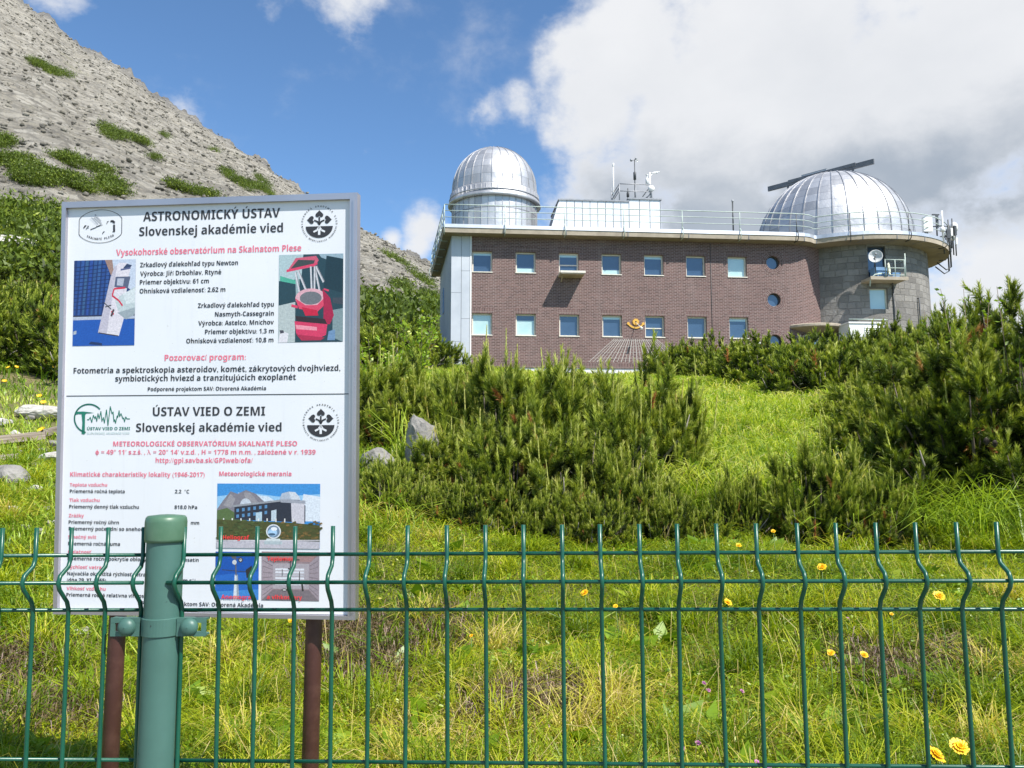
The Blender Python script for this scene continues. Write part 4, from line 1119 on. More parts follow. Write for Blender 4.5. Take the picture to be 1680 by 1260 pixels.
LZ = 0.0009
def put(mb, body, x0, x1, yb, cap, bold=0.02, z=LZ):
    """set a line of type between photo x0 and x1 on the baseline yb, CAP high (photo pixels)"""
    V, F = text_np(body, bold)
    a, b = SP(x0, yb), SP(x1, yb)
    k = (SP((x0 + x1) / 2, yb - cap)[1] - SP((x0 + x1) / 2, yb)[1]) / 0.717
    lo, hi = V[:, 0].min(), V[:, 0].max()
    i = len(mb.v)
    yb_l = (a[1] + b[1]) / 2
    for v in V: mb.v.append((a[0] + (v[0] - lo) / (hi - lo) * (b[0] - a[0]), yb_l + v[1] * k, z))
    for f in F: mb.f.append(tuple(i + j for j in f)); mb.m.append(0); mb.uv.append(None); mb.sm.append(False)
def c5(x, y): return 90 + x * .30357, 310 + y * .30357
def c6(x, y): return 90 + x * .30947, 640 + y * .30947
def block(name, mat, cv, s, rows, bold=0.02, z=LZ, label=None):
    for body, x0, x1, yb, cap in rows:
        b = MB()
        (xa, y), (xb, _) = cv(x0, yb), cv(x1, yb)
        put(b, body, xa, xb, y, cap * s, bold, z)
        b.build(name, mat, sign)
block('heading', M_ink, c5, .30357, [('ASTRONOMICKÝ ÚSTAV', 478, 1217, 164, 50), ('Slovenskej akadémie vied', 457, 1233, 244, 48)], .022)
block('subheading', M_pinkink, c5, .30357, [('Vysokohorské observatórium na Skalnatom Plese', 332, 1332, 348, 34), ('Pozorovací program:', 594, 1033, 926, 33)], .026, label='faded red subheadings of the upper half')
block('text_line', M_ink, c5, .30357, [
    ('Zrkadlový ďalekohľad typu Newton', 462, 990, 417, 25), ('Výrobca: Jiří Drbohlav, Rtyně', 462, 900, 466, 25), ('Priemer objektívu: 61 cm', 460, 833, 513, 25), ('Ohnisková vzdialenosť: 2,62 m', 459, 922, 560, 25),
    ('Zrkadlový ďalekohľad typu', 774, 1184, 639, 25), ('Nasmyth-Cassegrain', 866, 1184, 687, 25), ('Výrobca: Astelco, Mníchov', 776, 1184, 735, 25), ('Priemer objektívu: 1,3 m', 812, 1184, 782, 25), ('Ohnisková vzdialenosť: 10,8 m', 711, 1182, 831, 25),
    ('Podporené projektom SAV: Otvorená Akadémia', 503, 1142, 1090, 21)], .016, label='small black paragraphs of the upper half')
block('text_line', M_ink, c5, .30357, [('Fotometria a spektroskopia asteroidov, komét, zákrytových dvojhviezd,', 102, 1543, 990, 31), ('symbiotických hviezd a tranzitujúcich exoplanét', 327, 1303, 1036, 31)], .022)
block('heading', M_ink, c6, .30947, [('ÚSTAV VIED O ZEMI', 520, 1115, 136, 47), ('Slovenskej akadémie vied', 431, 1202, 220, 45)], .022)
block('subheading', M_pinkink, c6, .30947, [('METEOROLOGICKÉ OBSERVATÓRIUM SKALNATÉ PLESO', 310, 1285, 297, 26), ("ϕ = 49° 11' s.z.š. , λ = 20° 14' v.z.d. , H = 1778 m n.m. , založené v r. 1939", 216, 1383, 341, 25), ('http://gpi.savba.sk/GPIweb/ofa/', 535, 1050, 385, 26),
    ('Klimatické charakteristiky lokality (1946-2017)', 82, 795, 459, 24), ('Meteorologické merania', 872, 1255, 455, 24)], .026, label='faded red subheadings of the lower half')
block('topic_line', M_pinkink, c6, .30947, [('Teplota vzduchu', 80, 278, 511, 18), ('Tlak vzduchu', 78, 238, 592, 18), ('Zrážky', 75, 155, 674, 18), ('Slnečný svit', 72, 220, 787, 18), ('Oblačnosť', 70, 195, 866, 18), ('Rýchlosť vetra', 67, 247, 947, 18), ('Vlhkosť vzduchu', 63, 270, 1061, 18)], .024)
block('text_line', M_ink, c6, .30947, [('Priemerná ročná teplota', 80, 371, 546, 19), ('2,2  °C', 637, 713, 547, 19), ('Priemerný denný tlak vzduchu', 77, 446, 628, 19), ('818,0 hPa', 635, 755, 630, 19), ('Priemerný ročný úhrn', 74, 340, 710, 19), ('mm', 722, 766, 713, 19),
    ('Priemerný počet dní so snehom', 74, 480, 745, 19), ('Priemerná ročná suma', 71, 346, 824, 19), ('Priemerné ročné pokrytie oblohy', 68, 486, 904, 19), ('desatín', 672, 763, 909, 19), ('Najväčšia okamžitá rýchlosť vetra', 66, 481, 984, 19), ('m.s⁻¹', 680, 745, 1018, 19), ('(dňa 29. XI. 1965)', 65, 272, 1016, 19),
    ('Priemerná ročná relatívna vlhkosť', 62, 486, 1097, 19), ('Podporené projektom SAV: Otvorená Akadémia', 462, 1105, 1146, 21)], .016, label='small black climate table of the lower half')

# --- printed pictures and emblems: flat coloured shapes
class Art:
    def __init__(self, quad=None):
        self.V, self.F, self.C = [], [], []; self.layer = 0
        self.q = quad
    def pt(self, u, v):
        (x0, y0), (x1, y1) = self.q
        return (x0 + (x1 - x0) * u, y0 + (y1 - y0) * v)
    def poly(self, pts, col):
        self.layer += 1
        i = len(self.V); z = .0006 + .000008 * self.layer
        for u, v in pts: self.V.append((*self.pt(u, v), z))
        self.F.append(tuple(range(i, i + len(pts)))); self.C.append(col)
    def line(self, a, b, w, col, asp=1.0):
        dx, dy = b[0] - a[0], (b[1] - a[1]) * asp
        L = math.hypot(dx, dy) or 1; nx, ny = -dy / L * w / 2, dx / L * w / 2 / asp
        self.poly([(a[0] + nx, a[1] + ny), (b[0] + nx, b[1] + ny), (b[0] - nx, b[1] - ny), (a[0] - nx, a[1] - ny)], col)
    def ell(self, c, rx, ry, col, a0=0, a1=360, n=24):
        full = a1 - a0 >= 360
        pts = [(c[0] + rx * math.cos(R(a0 + (a1 - a0) * k / n)), c[1] + ry * math.sin(R(a0 + (a1 - a0) * k / n))) for k in range(n if full else n + 1)]
        self.poly(pts, col)
    def build(self, name, label=None):
        me = bpy.data.meshes.new(name); me.from_pydata(self.V, [], self.F); me.materials.append(M_print)
        ca = me.color_attributes.new('pcol', 'FLOAT_COLOR', 'CORNER')
        for p, c in zip(me.polygons, self.C):
            for li in p.loop_indices: ca.data[li].color = (*c, 1)
        o = link(name, me, sign)
        if label: o['label'] = label
        return o
def quad_of(cv, x0, y0, x1, y1):
    a, b, c, d = SP(*cv(x0, y0)), SP(*cv(x1, y0)), SP(*cv(x0, y1)), SP(*cv(x1, y1))
    return ((a[0] + c[0]) / 2, (c[1] + d[1]) / 2), ((b[0] + d[0]) / 2, (a[1] + b[1]) / 2)
# white telescope in a blue dome
A = Art(quad_of(c5, 101, 384, 434, 847))
A.poly([(0, 0), (1, 0), (1, 1), (0, 1)], (.010, .035, .16))
for k in range(9):
    u = k * .07
    A.poly([(u, .36), (u + .035, .36), (u + .10, 1), (u + .05, 1)], (.02 + .008 * (k % 3), .07 + .02 * (k % 3), .27 + .05 * (k % 2)))
for k in range(12): A.line((0, .42 + .045 * k), (.62, .46 + .045 * k), .008, (.006, .02, .10))
A.poly([(.5, 1), (.6, .82), (.66, .84), (.62, 1)], (.35, .22, .18)); A.poly([(.62, 1), (.66, .8), (1, .6), (1, 1)], (.55, .62, .75))
A.poly([(0, 0), (1, 0), (1, .30), (.5, .32), (0, .30)], (.010, .09, .42)); A.poly([(0, .30), (1, .31), (1, .36), (0, .34)], (.45, .50, .62)); A.line((0, .345), (1, .35), .012, (.02, .02, .04))
A.poly([(.26, .02), (.48, 0), (.48, .03), (.30, .05)], (.01, .03, .12)); A.poly([(.01, .13), (.06, .14), (.06, .18), (.01, .17)], (.4, .45, .5))
A.poly([(.41, .15), (.75, .11), (.82, .30), (.88, .78), (.93, .92), (.85, .96), (.74, .965), (.66, .92), (.60, .80)], (.72, .68, .74))
A.poly([(.41, .15), (.55, .13), (.70, .93), (.66, .92), (.60, .80)], (.52, .49, .58)); A.line((.42, .15), (.74, .11), .012, (.05, .04, .05))
A.poly([(.64, .62), (.70, .55), (1, .68), (1, .36), (.86, .30), (.72, .42)], (.52, .60, .62)); A.poly([(.80, .60), (1, .66), (1, .50), (.86, .48)], (.66, .72, .74)); A.poly([(.72, .38), (1, .44), (1, .36), (.86, .30)], (.32, .38, .42))
A.poly([(.66, .68), (.88, .66), (.92, .80), (.68, .80)], (.10, .12, .20)); A.poly([(.70, .70), (.80, .69), (.82, .78), (.71, .78)], (.45, .48, .58)); A.poly([(.80, .90), (.86, .95), (.94, .93), (.90, .89)], (.03, .05, .12)); A.line((.76, .88), (.92, .90), .02, (.1, .12, .25))
for a, b in (((.66, .66), (.84, .67)), ((.66, .66), (.63, .58)), ((.63, .58), (.74, .52)), ((.74, .52), (.80, .46)), ((.62, .40), (.66, .36))): A.line(a, b, .022, (.62, .03, .07))
A.line((.5, .5), (.62, .42), .012, (.05, .05, .06)); A.line((.52, .45), (.62, .47), .012, (.05, .05, .06)); A.line((.62, .34), (.66, .42), .03, (.08, .05, .06))
A.build('photo_print', 'printed picture of a white telescope inside a blue dome')
# red telescope
A = Art(quad_of(c5, 1210, 353, 1558, 828))
A.poly([(0, 0), (1, 0), (1, 1), (0, 1)], (.018, .055, .075)); A.poly([(0, 1), (0, .70), (.35, .72), (.38, 1)], (.42, .55, .58)); A.poly([(.02, .76), (.28, .70), (.28, .66), (.02, .70)], (.08, .42, .30)); A.poly([(.26, .72), (.32, .72), (.33, .50), (.27, .50)], (.30, .40, .42))
A.poly([(.62, 1), (1, 1), (1, .86), (.66, .96)], (.30, .42, .50)); A.poly([(.74, .98), (1, .94), (1, .55), (.70, .62)], (.010, .035, .05)); A.poly([(0, .0), (0, .42), (.26, .46), (.26, 0)], (.46, .52, .52)); A.poly([(0, 0), (.14, 0), (.16, .10), (.03, .14)], (.74, .72, .76)); A.poly([(.02, .14), (.08, .14), (.09, .11), (.03, .10)], (.06, .06, .08))
A.poly([(.84, .36), (1, .38), (1, .0), (.84, .05)], (.22, .30, .32)); A.poly([(.84, .5), (1, .5), (1, .42), (.84, .44)], (.05, .06, .08)); A.poly([(.78, .12), (.88, .14), (.88, .02), (.76, .02)], (.16, .28, .46))
A.poly([(.12, .80), (.56, .86), (.62, .93), (.58, .98), (.26, .96)], (.60, .10, .17)); A.poly([(.16, .82), (.54, .88), (.56, .93), (.30, .94)], (.05, .06, .06)); A.poly([(.12, .80), (.60, .88), (.60, .90), (.12, .83)], (.72, .05, .13))
for a, b in (((.30, .82), (.50, .46)), ((.26, .80), (.34, .52)), ((.50, .86), (.52, .54)), ((.56, .86), (.64, .58)), ((.58, .86), (.70, .68)), ((.56, .86), (.56, .5))): A.line(a, b, .032, (.62, .62, .66)); A.line((a[0] + .012, a[1]), (b[0] + .012, b[1]), .008, (.15, .15, .17))
A.ell((.50, .50), .24, .11, (.72, .40, .46)); A.ell((.50, .50), .17, .075, (.16, .17, .19)); A.poly([(.26, .50), (.32, .38), (.60, .34), (.72, .42), (.74, .52), (.60, .42), (.42, .42)], (.70, .06, .13)); A.poly([(.36, .40), (.60, .36), (.62, .30), (.42, .30)], (.58, .01, .05))
A.poly([(.68, .60), (.80, .50), (.86, .30), (.80, .20), (.70, .20), (.70, .44)], (.40, .01, .06)); A.poly([(.26, .30), (.72, .26), (.76, .20), (.30, .22)], (.03, .015, .02)); A.poly([(.25, .24), (.76, .20), (.74, .08), (.60, .03), (.40, .04), (.28, .10)], (.66, .04, .12))
A.poly([(.27, .20), (.60, .17), (.60, .13), (.28, .15)], (.82, .30, .38)); A.poly([(.28, .09), (.72, .05), (.66, .02), (.36, .02)], (.42, .02, .07)); A.line((.2, .42), (.30, .40), .03, (.7, .05, .12)); A.line((.70, .60), (.78, .58), .02, (.7, .05, .12))
A.build('photo_print', 'printed picture of a red telescope')
# observatory and glass-ball sunshine recorder
A = Art(quad_of(c6, 860, 496, 1406, 838))
A.poly([(0, 0), (1, 0), (1, 1), (0, 1)], (.05, .28, .66)); A.poly([(0, .8), (.3, .86), (.6, .80), (1, .84), (1, .5), (0, .5)], (.30, .55, .80)); A.poly([(.2, .86), (.5, .80), (.6, .7), (.3, .74)], (.62, .72, .82)); A.poly([(.84, .84), (1, .80), (1, .42), (.80, .42)], (.70, .76, .84))
A.poly([(0, .60), (.06, .74), (.13, .88), (.20, .84), (.28, .90), (.38, .84), (.50, .66), (.5, .45), (0, .45)], (.22, .21, .25)); A.poly([(.06, .66), (.13, .84), (.18, .76), (.14, .62)], (.32, .31, .34)); A.poly([(.26, .86), (.32, .86), (.40, .72), (.30, .66)], (.31, .30, .33))
A.poly([(0, .58), (.10, .62), (.20, .52), (.30, .42), (0, .40)], (.10, .16, .06)); A.ell((.28, .66), .055, .11, (.55, .60, .68), 0, 180); A.poly([(.17, .64), (.80, .76), (.86, .66), (.86, .40), (.17, .44)], (.028, .034, .055))
A.poly([(.15, .66), (.80, .79), (.80, .76), (.15, .63)], (.30, .32, .36)); A.poly([(.72, .70), (.85, .71), (.85, .38), (.73, .40)], (.60, .58, .64)); A.poly([(.62, .76), (.86, .74), (.86, .69), (.62, .71)], (.34, .36, .42))
A.poly([(.61, .76), (.63, .85), (.70, .88), (.76, .87), (.80, .80), (.81, .75)], (.42, .48, .58)); A.poly([(.70, .875), (.76, .87), (.80, .80), (.81, .75), (.72, .76)], (.62, .66, .73))
for k in range(6):
    for r2 in (0, 1): A.poly([(.19 + .055 * k, .555 - .09 * r2 + .012 * k), (.215 + .055 * k, .56 - .09 * r2 + .012 * k), (.215 + .055 * k, .61 - .09 * r2 + .012 * k), (.19 + .055 * k, .605 - .09 * r2 + .012 * k)], (.10, .26, .48))
A.poly([(.38, .42), (.44, .42), (.44, .56), (.38, .55)], (.45, .60, .70)); A.poly([(.53, .42), (.58, .42), (.58, .60), (.53, .58)], (.52, .62, .70))
for k in range(9): A.poly([(.06 + .085 * k, .40), (.072 + .085 * k, .40), (.072 + .085 * k, .46), (.06 + .085 * k, .46)], (.75, .75, .74))
A.poly([(0, .44), (.3, .42), (.7, .40), (1, .36), (1, .10), (0, .10)], (.075, .085, .028))
_ra = np.random.default_rng(5)
for k in range(130):
    u, v = _ra.random(), .12 + .28 * _ra.random(); c = _ra.random()
    A.poly([(u, v), (u + .03, v + .01), (u + .02, v + .035), (u - .01, v + .02)], (.05 + .14 * c * (u > .5) + .05 * c, .07 + .07 * c, .025 + .02 * c))
A.poly([(0, .10), (.5, .13), (1, .11), (1, 0), (0, 0)], (.52, .50, .56)); A.line((0, .115), (1, .13), .012, (.66, .64, .68)); A.poly([(.47, .12), (.64, .11), (.64, .06), (.46, .06)], (.44, .52, .56)); A.poly([(.49, .15), (.62, .15), (.62, .11), (.48, .11)], (.62, .68, .70))
A.ell((.555, .26), .072, .112, (.70, .74, .78)); A.ell((.555, .26), .060, .094, (.16, .24, .34)); A.ell((.545, .245), .045, .06, (.40, .62, .86)); A.ell((.56, .30), .03, .03, (.80, .84, .88)); A.ell((.54, .215), .035, .02, (.06, .12, .20))
A.build('photo_print', 'printed picture of the observatory with a glass ball in front')
# anemometer against blue sky
A = Art(quad_of(c6, 851, 857, 1081, 1110))
A.poly([(0, 0), (1, 0), (1, 1), (0, 1)], (.008, .09, .42)); A.poly([(0, 0), (1, 0), (1, .22), (0, .16)], (.05, .24, .62)); A.poly([(0, .5), (1, .6), (1, .22), (0, .16)], (.02, .14, .52))
A.poly([(.42, 0), (.56, 0), (.52, .52), (.45, .52)], (.66, .72, .78)); A.poly([(.50, 0), (.56, 0), (.52, .52), (.49, .52)], (.30, .36, .44)); A.line((.15, .62), (.86, .57), .016, (.04, .05, .06)); A.poly([(.70, .62), (.84, .72), (.86, .44), (.72, .46)], (.025, .028, .03)); A.line((.48, .5), (.46, .92), .03, (.12, .12, .13))
A.ell((.42, .90), .05, .05, (.12, .13, .15)); A.ell((.58, .83), .055, .055, (.05, .05, .06)); A.ell((.58, .83), .03, .03, (.55, .58, .6)); A.ell((.44, .78), .05, .05, (.6, .62, .64)); A.line((.38, .9), (.6, .83), .014, (.1, .1, .1))
A.build('photo_print', 'printed picture of a wind recorder on blue')
# instrument shelter
A = Art(quad_of(c6, 1096, 857, 1402, 1117))
A.poly([(0, 0), (1, 0), (1, 1), (0, 1)], (.30, .22, .24)); A.poly([(0, 1), (1, 1), (.86, .80), (.16, .80)], (.36, .22, .22)); A.poly([(0, 0), (.2, .24), (.2, .76), (0, .95)], (.36, .30, .34)); A.poly([(1, 0), (.82, .24), (.82, .76), (1, .95)], (.32, .27, .31)); A.poly([(.2, .24), (.82, .24), (.82, .76), (.2, .76)], (.40, .36, .40))
for k in range(6): A.poly([(.24, .32 + .06 * k), (.74, .32 + .06 * k), (.74, .36 + .06 * k), (.24, .36 + .06 * k)], (.72, .74, .80) if k != 3 else (.50, .50, .55))
A.poly([(0, 0), (1, 0), (.82, .22), (.2, .22)], (.20, .17, .19))
for k in range(7): A.line((.02, .10 + .12 * k), (.19, .26 + .075 * k), .012, (.22, .18, .20)); A.line((.98, .10 + .12 * k), (.83, .26 + .075 * k), .012, (.22, .18, .20))
A.line((.50, .20), (.50, .82), .016, (.06, .05, .06)); A.line((.36, .50), (.36, .64), .012, (.05, .05, .05)); A.line((.66, .36), (.66, .60), .014, (.05, .05, .05)); A.line((.70, .40), (.72, .20), .03, (.04, .04, .04)); A.ell((.40, .22), .05, .03, (.06, .06, .06)); A.ell((.40, .22), .03, .015, (.6, .6, .6)); A.line((.46, .66), (.54, .62), .03, (.06, .05, .05)); A.line((.36, .84), (.42, .84), .04, (.05, .05, .05)); A.line((.52, .84), (.66, .84), .03, (.08, .07, .07))
A.build('photo_print', 'printed picture of the inside of an instrument shelter')
block('photo_caption', M_redink, c6, .30947, [('Heliograf', 893, 1032, 791, 22), ('Anemograf', 884, 1056, 1107, 22), ('Teplomery', 1128, 1285, 904, 22), ('a vlhkomery', 1126, 1312, 1108, 22)], .03, z=.0027)

# academy emblem: three leaves on a branch over a bowl with white roots, letters round it
def ring_text(mb, body, c, r, a_start, a_step, size):
    for k, ch in enumerate(body):
        if ch == ' ': continue
        V, F = text_np(ch, .02); a = a_start - a_step * k
        wx = (V[:, 0].min() + V[:, 0].max()) / 2; i = len(mb.v)
        ca, sa = math.cos(a), math.sin(a)
        for v in V:
            x, y = (v[0] - wx) * size, v[1] * size
            mb.v.append((c[0] + ca * (r + y) + sa * x, c[1] + sa * (r + y) - ca * x, LZ))
        for f in F: mb.f.append(tuple(i + j for j in f)); mb.m.append(0); mb.uv.append(None); mb.sm.append(False)
def emblem(cpx, cpy, rpx):
    cx_, cy_ = SP(cpx, cpy); s = SP(cpx + rpx, cpy)[0] - cx_
    b = MB()
    def add(pts, z=LZ, m=0): b.face([(cx_ + x * s, cy_ + y * s, z) for x, y in pts], m)
    def heart(c, ang, k):
        pts = []
        for i in range(28):
            t = 2 * math.pi * i / 28
            x, y = 16 * math.sin(t) ** 3 / 17, (13 * math.cos(t) - 5 * math.cos(2 * t) - 2 * math.cos(3 * t) - math.cos(4 * t)) / 17
            y = -y + .1 if True else y
            ca, sa = math.cos(ang), math.sin(ang)
            pts.append((c[0] + k * (x * ca - y * sa), c[1] + k * (x * sa + y * ca)))
        add(pts)
    heart((0, .55), 0, .31); heart((-.60, .17), R(90), .31); heart((.60, .17), R(-90), .31)
    def stroke(pts, w, z=LZ, m=0):
        for a, c in zip(pts[:-1], pts[1:]):
            L = math.dist(a, c) or 1; nx, ny = -(c[1] - a[1]) / L * w / 2, (c[0] - a[0]) / L * w / 2
            ex, ey = (c[0] - a[0]) / L * w * .18, (c[1] - a[1]) / L * w * .18
            add([(a[0] + nx - ex, a[1] + ny - ey), (a[0] - nx - ex, a[1] - ny - ey), (c[0] - nx + ex, c[1] - ny + ey), (c[0] + nx + ex, c[1] + ny + ey)], z, m)
    stroke([(0, -.28), (0, .34)], .12); stroke([(0, -.18), (-.14, .04), (-.36, .14)], .11); stroke([(0, -.18), (.14, .04), (.36, .14)], .11)
    add([(math.cos(R(180 + 180 * k / 32)), -.30 + math.sin(R(180 + 180 * k / 32)) * .84) for k in range(33)])
    stroke([(0, -.28), (0, -.90)], .17, LZ + .0003, 1); stroke([(0, -.34), (-.16, -.58), (-.40, -.70)], .13, LZ + .0003, 1); stroke([(0, -.34), (.16, -.58), (.40, -.70)], .13, LZ + .0003, 1)
    ring_text(b, 'SLOVENSKÁ AKADÉMIA VIED ', (cx_, cy_ - .12 * s), 1.22 * s, R(188), R(8.6), .17 * s)
    ring_text(b, 'ACADEMIA SCIENTIARUM SLOVACA', (cx_, cy_ - .12 * s), 1.22 * s, R(-12), R(5.9), .15 * s)
    b.build('academy_emblem', [M_ink, M_board], sign)
emblem(524, 364.5, 22.2); emblem(526.5, 690.5, 22.4)
# oval observatory emblem
b = MB(); cx_, cy_ = SP(165, 371.5); s = SP(200.5, 371.5)[0] - cx_
def oval(k):
    out = []
    for i in range(56):
        t = 2 * math.pi * i / 56; x, y = 1.14 * math.cos(t), .74 * math.sin(t); out.append((cx_ + max(-1, min(1, x)) * s * k, cy_ + y * s * k))
    return out
o1, o2 = oval(1.0), oval(.975)
for i in range(56):
    j = (i + 1) % 56; b.face([(*o1[i], LZ), (*o1[j], LZ), (*o2[j], LZ), (*o2[i], LZ)])
def stro(pts, w, m=0):
    for a, c in zip(pts[:-1], pts[1:]):
        L = math.dist(a, c) or 1; nx, ny = -(c[1] - a[1]) / L * w / 2, (c[0] - a[0]) / L * w / 2
        b.face([(cx_ + x * s, cy_ + y * s, LZ) for x, y in ((a[0] + nx, a[1] + ny), (a[0] - nx, a[1] - ny), (c[0] - nx, c[1] - ny), (c[0] + nx, c[1] + ny))], m)
stro([(-.46, -.13), (-.2, -.04)], .035); stro([(-.2, -.02), (.0, .05)], .045); stro([(0, .05), (.1, .06)], .02); stro([(.29, .10), (.32, .2), (.38, .22)], .03); stro([(.46, .2), (.56, .24), (.66, .16)], .07); stro([(.5, .22), (.66, .12)], .05); stro([(.63, .06), (.64, -.24)], .09); stro([(.56, -.25), (.68, -.25)], .03)
stro([(.10, -.34), (.14, -.25), (.2, -.24)], .035); stro([(-.78, -.06), (-.70, .06)], .05); stro([(-.72, -.0), (-.66, .07)], .04); stro([(-.66, -.12), (-.62, -.04), (-.54, -.06)], .03); stro([(-.60, .02), (-.54, .02)], .05); stro([(-.26, .5), (-.24, .53)], .04)
stro([(-.5, .36), (-.16, .06)], .012, 1); stro([(-.26, .52), (.02, .24)], .05, 1); stro([(-.30, .42), (.05, .12)], .07, 1); stro([(-.42, .42), (-.1, .1)], .03, 1)
V = 'SKALNATÉ PLESO'
ring_text(b, '', (0, 0), 1, 0, 0, 1)
for k, ch in enumerate(V):
    if ch == ' ': continue
    Vv_, F_ = text_np(ch, .015); x = -.60 + 1.2 * k / 13.0; y = -.60 + .22 * (x / .6) ** 2 * .62; an = .30 * x / .6
    wx = (Vv_[:, 0].min() + Vv_[:, 0].max()) / 2; i = len(b.v)
    for v in Vv_:
        px_, py_ = (v[0] - wx) * .13, v[1] * .13
        b.v.append((cx_ + s * (x + px_ * math.cos(an) - py_ * math.sin(an)), cy_ + s * (y + px_ * math.sin(an) + py_ * math.cos(an)), LZ))
    for f in F_: b.f.append(tuple(i + j for j in f)); b.m.append(0); b.uv.append(None); b.sm.append(False)
b.build('oval_emblem', [M_ink, M_greyink], sign)
# green institute emblem: ring with a T and a seismogram trace
b = MB()
def g7(x, y): return SP(110 + x * .08929, 650 + y * .08929)
def gst(pts, w):
    pts = [g7(*p) for p in pts]; w = w * .08929 * (SW / 490.0)
    for a, c in zip(pts[:-1], pts[1:]):
        L = math.dist(a, c) or 1; nx, ny = -(c[1] - a[1]) / L * w / 2, (c[0] - a[0]) / L * w / 2; ex, ey = (c[0] - a[0]) / L * w * .3, (c[1] - a[1]) / L * w * .3
        b.face([(x, y, LZ) for x, y in ((a[0] + nx - ex, a[1] + ny - ey), (a[0] - nx - ex, a[1] - ny - ey), (c[0] - nx + ex, c[1] - ny + ey), (c[0] + nx + ex, c[1] + ny + ey))])
gst([(405 + 265 * math.cos(t), 410 - 262 * math.sin(t)) for t in np.linspace(R(42), R(256), 40)], 26)
b.face([(*g7(*p), LZ) for p in ((180, 285), (300, 280), (500, 305), (350, 318), (335, 360), (328, 700), (300, 700), (270, 690), (285, 480), (270, 330), (215, 325), (160, 340))])
gst([(375, 430), (405, 430), (430, 385), (458, 480), (487, 350), (515, 410), (530, 370), (550, 460), (572, 320), (595, 410), (625, 280), (645, 460), (670, 390), (690, 490), (728, 250), (755, 540), (797, 190), (830, 320), (850, 290), (865, 465), (880, 430), (895, 495), (925, 360), (935, 390), (960, 265), (970, 370), (995, 320), (1030, 410), (1045, 400), (1060, 470), (1080, 380), (1105, 415), (1155, 415)], 15)
put(b, 'ÚSTAV VIED O ZEMI', 110 + 370 * .08929, 110 + 1160 * .08929, 650 + 622 * .08929, 5.0, .03)
b.build('green_emblem', M_greenink, sign)
b = MB(); put(b, 'SLOVENSKEJ AKADÉMIE VIED', 110 + 370 * .08929, 110 + 1150 * .08929, 650 + 700 * .08929, 3.6, .02); b.build('emblem_subtitle', pbr('pale_green_ink', (.50, .60, .60), rough=.5), sign)

# ------------------------------------------------------------------ welded wire fence and its post
FYAW, FRISE, FD = R(-2.75), 0.0094, 1.077
FU = Vector((math.cos(FYAW), math.sin(FYAW), FRISE)).normalized(); FNv = Vector((math.sin(FYAW), -math.cos(FYAW), 0))
FV = FU.cross(FNv) * -1
if FV.z < 0: FV = -FV
FO = Vector((0, FD, 0))
def fp(px, py, off=0.0):
    r = ray(px, py); o = FO + FNv * off; k = (o.dot(FNv)) / r.dot(FNv); p = r * k
    return p
fence = empty('wire_fence', (0.0, FD, zg1(0, FD)), 0, 'green welded wire mesh fence panels clamped to a thick green post', 'fence')
FI = Matrix.Translation(-Vector((0.0, FD, zg1(0, FD))))
def fs(px, py): p = fp(px, py) - FO; return p.dot(FU), p.dot(FV)
def fpt(s, v, off=0.0): return FI @ (FO + FU * s + FV * v + FNv * off)
base_s = fs(858, 861)
HT = [fs(840, y)[1] for y in (908.5, 958.5, 1001, 1254)]
VTOP = fs(858, 861)[1]
HT[1] = fs(840, 958.5 - 0)[1] + .006
KN = .0255
def wire_profile(s, lean):
    h0, h1, h2, h3 = HT
    pr = [(VTOP, 0), (h0 - .004, 0), (h0 - .014, .004), (h1 + .009, KN - .004), (h1, KN), (h1 - .009, KN - .004), (h2 + .012, .004), (h2 + .002, 0), (h3, 0), (h3 - .2, 0), (h3 - .21, .003), (h3 - .25, KN), (h3 - .29, .003), (h3 - .3, 0), (h3 - .72, 0)]
    return [fpt(s + lean * (v - VTOP), v, o) for v, o in pr]
_rf = np.random.default_rng(17)
ss_r = [base_s[0] + .05 * k for k in range(-9, 36)]
ss_l = [fs(236, 868)[0] - .0488 * k for k in range(0, 26)]
for nm, sl, end0, end1 in (('mesh_panel', ss_r, -.007, .3), ('mesh_panel', ss_l, 0, 0)):
    b = MB()
    for s in sl:
        b.tube(wire_profile(s + _rf.normal(0, .0006), _rf.normal(0, .004)), .00285, 8)
    s0, s1 = min(sl), max(sl)
    r_ = .0025
    ext0, ext1 = (.012, .05) if sl is ss_r else (.3, .012)
    for v, o in ((HT[0], 0), (HT[1], KN), (HT[2], 0), (HT[3], 0), (HT[3] - .2, 0), (HT[3] - .25, KN), (HT[3] - .3, 0), (HT[3] - .7, 0)):
        b.tube([fpt(s0 - ext0, v, o - .0052), fpt((s0 + s1) / 2, v - .0006, o - .0052), fpt(s1 + ext1, v, o - .0052)], r_, 8)
    b.build(nm, M_fence, fence)
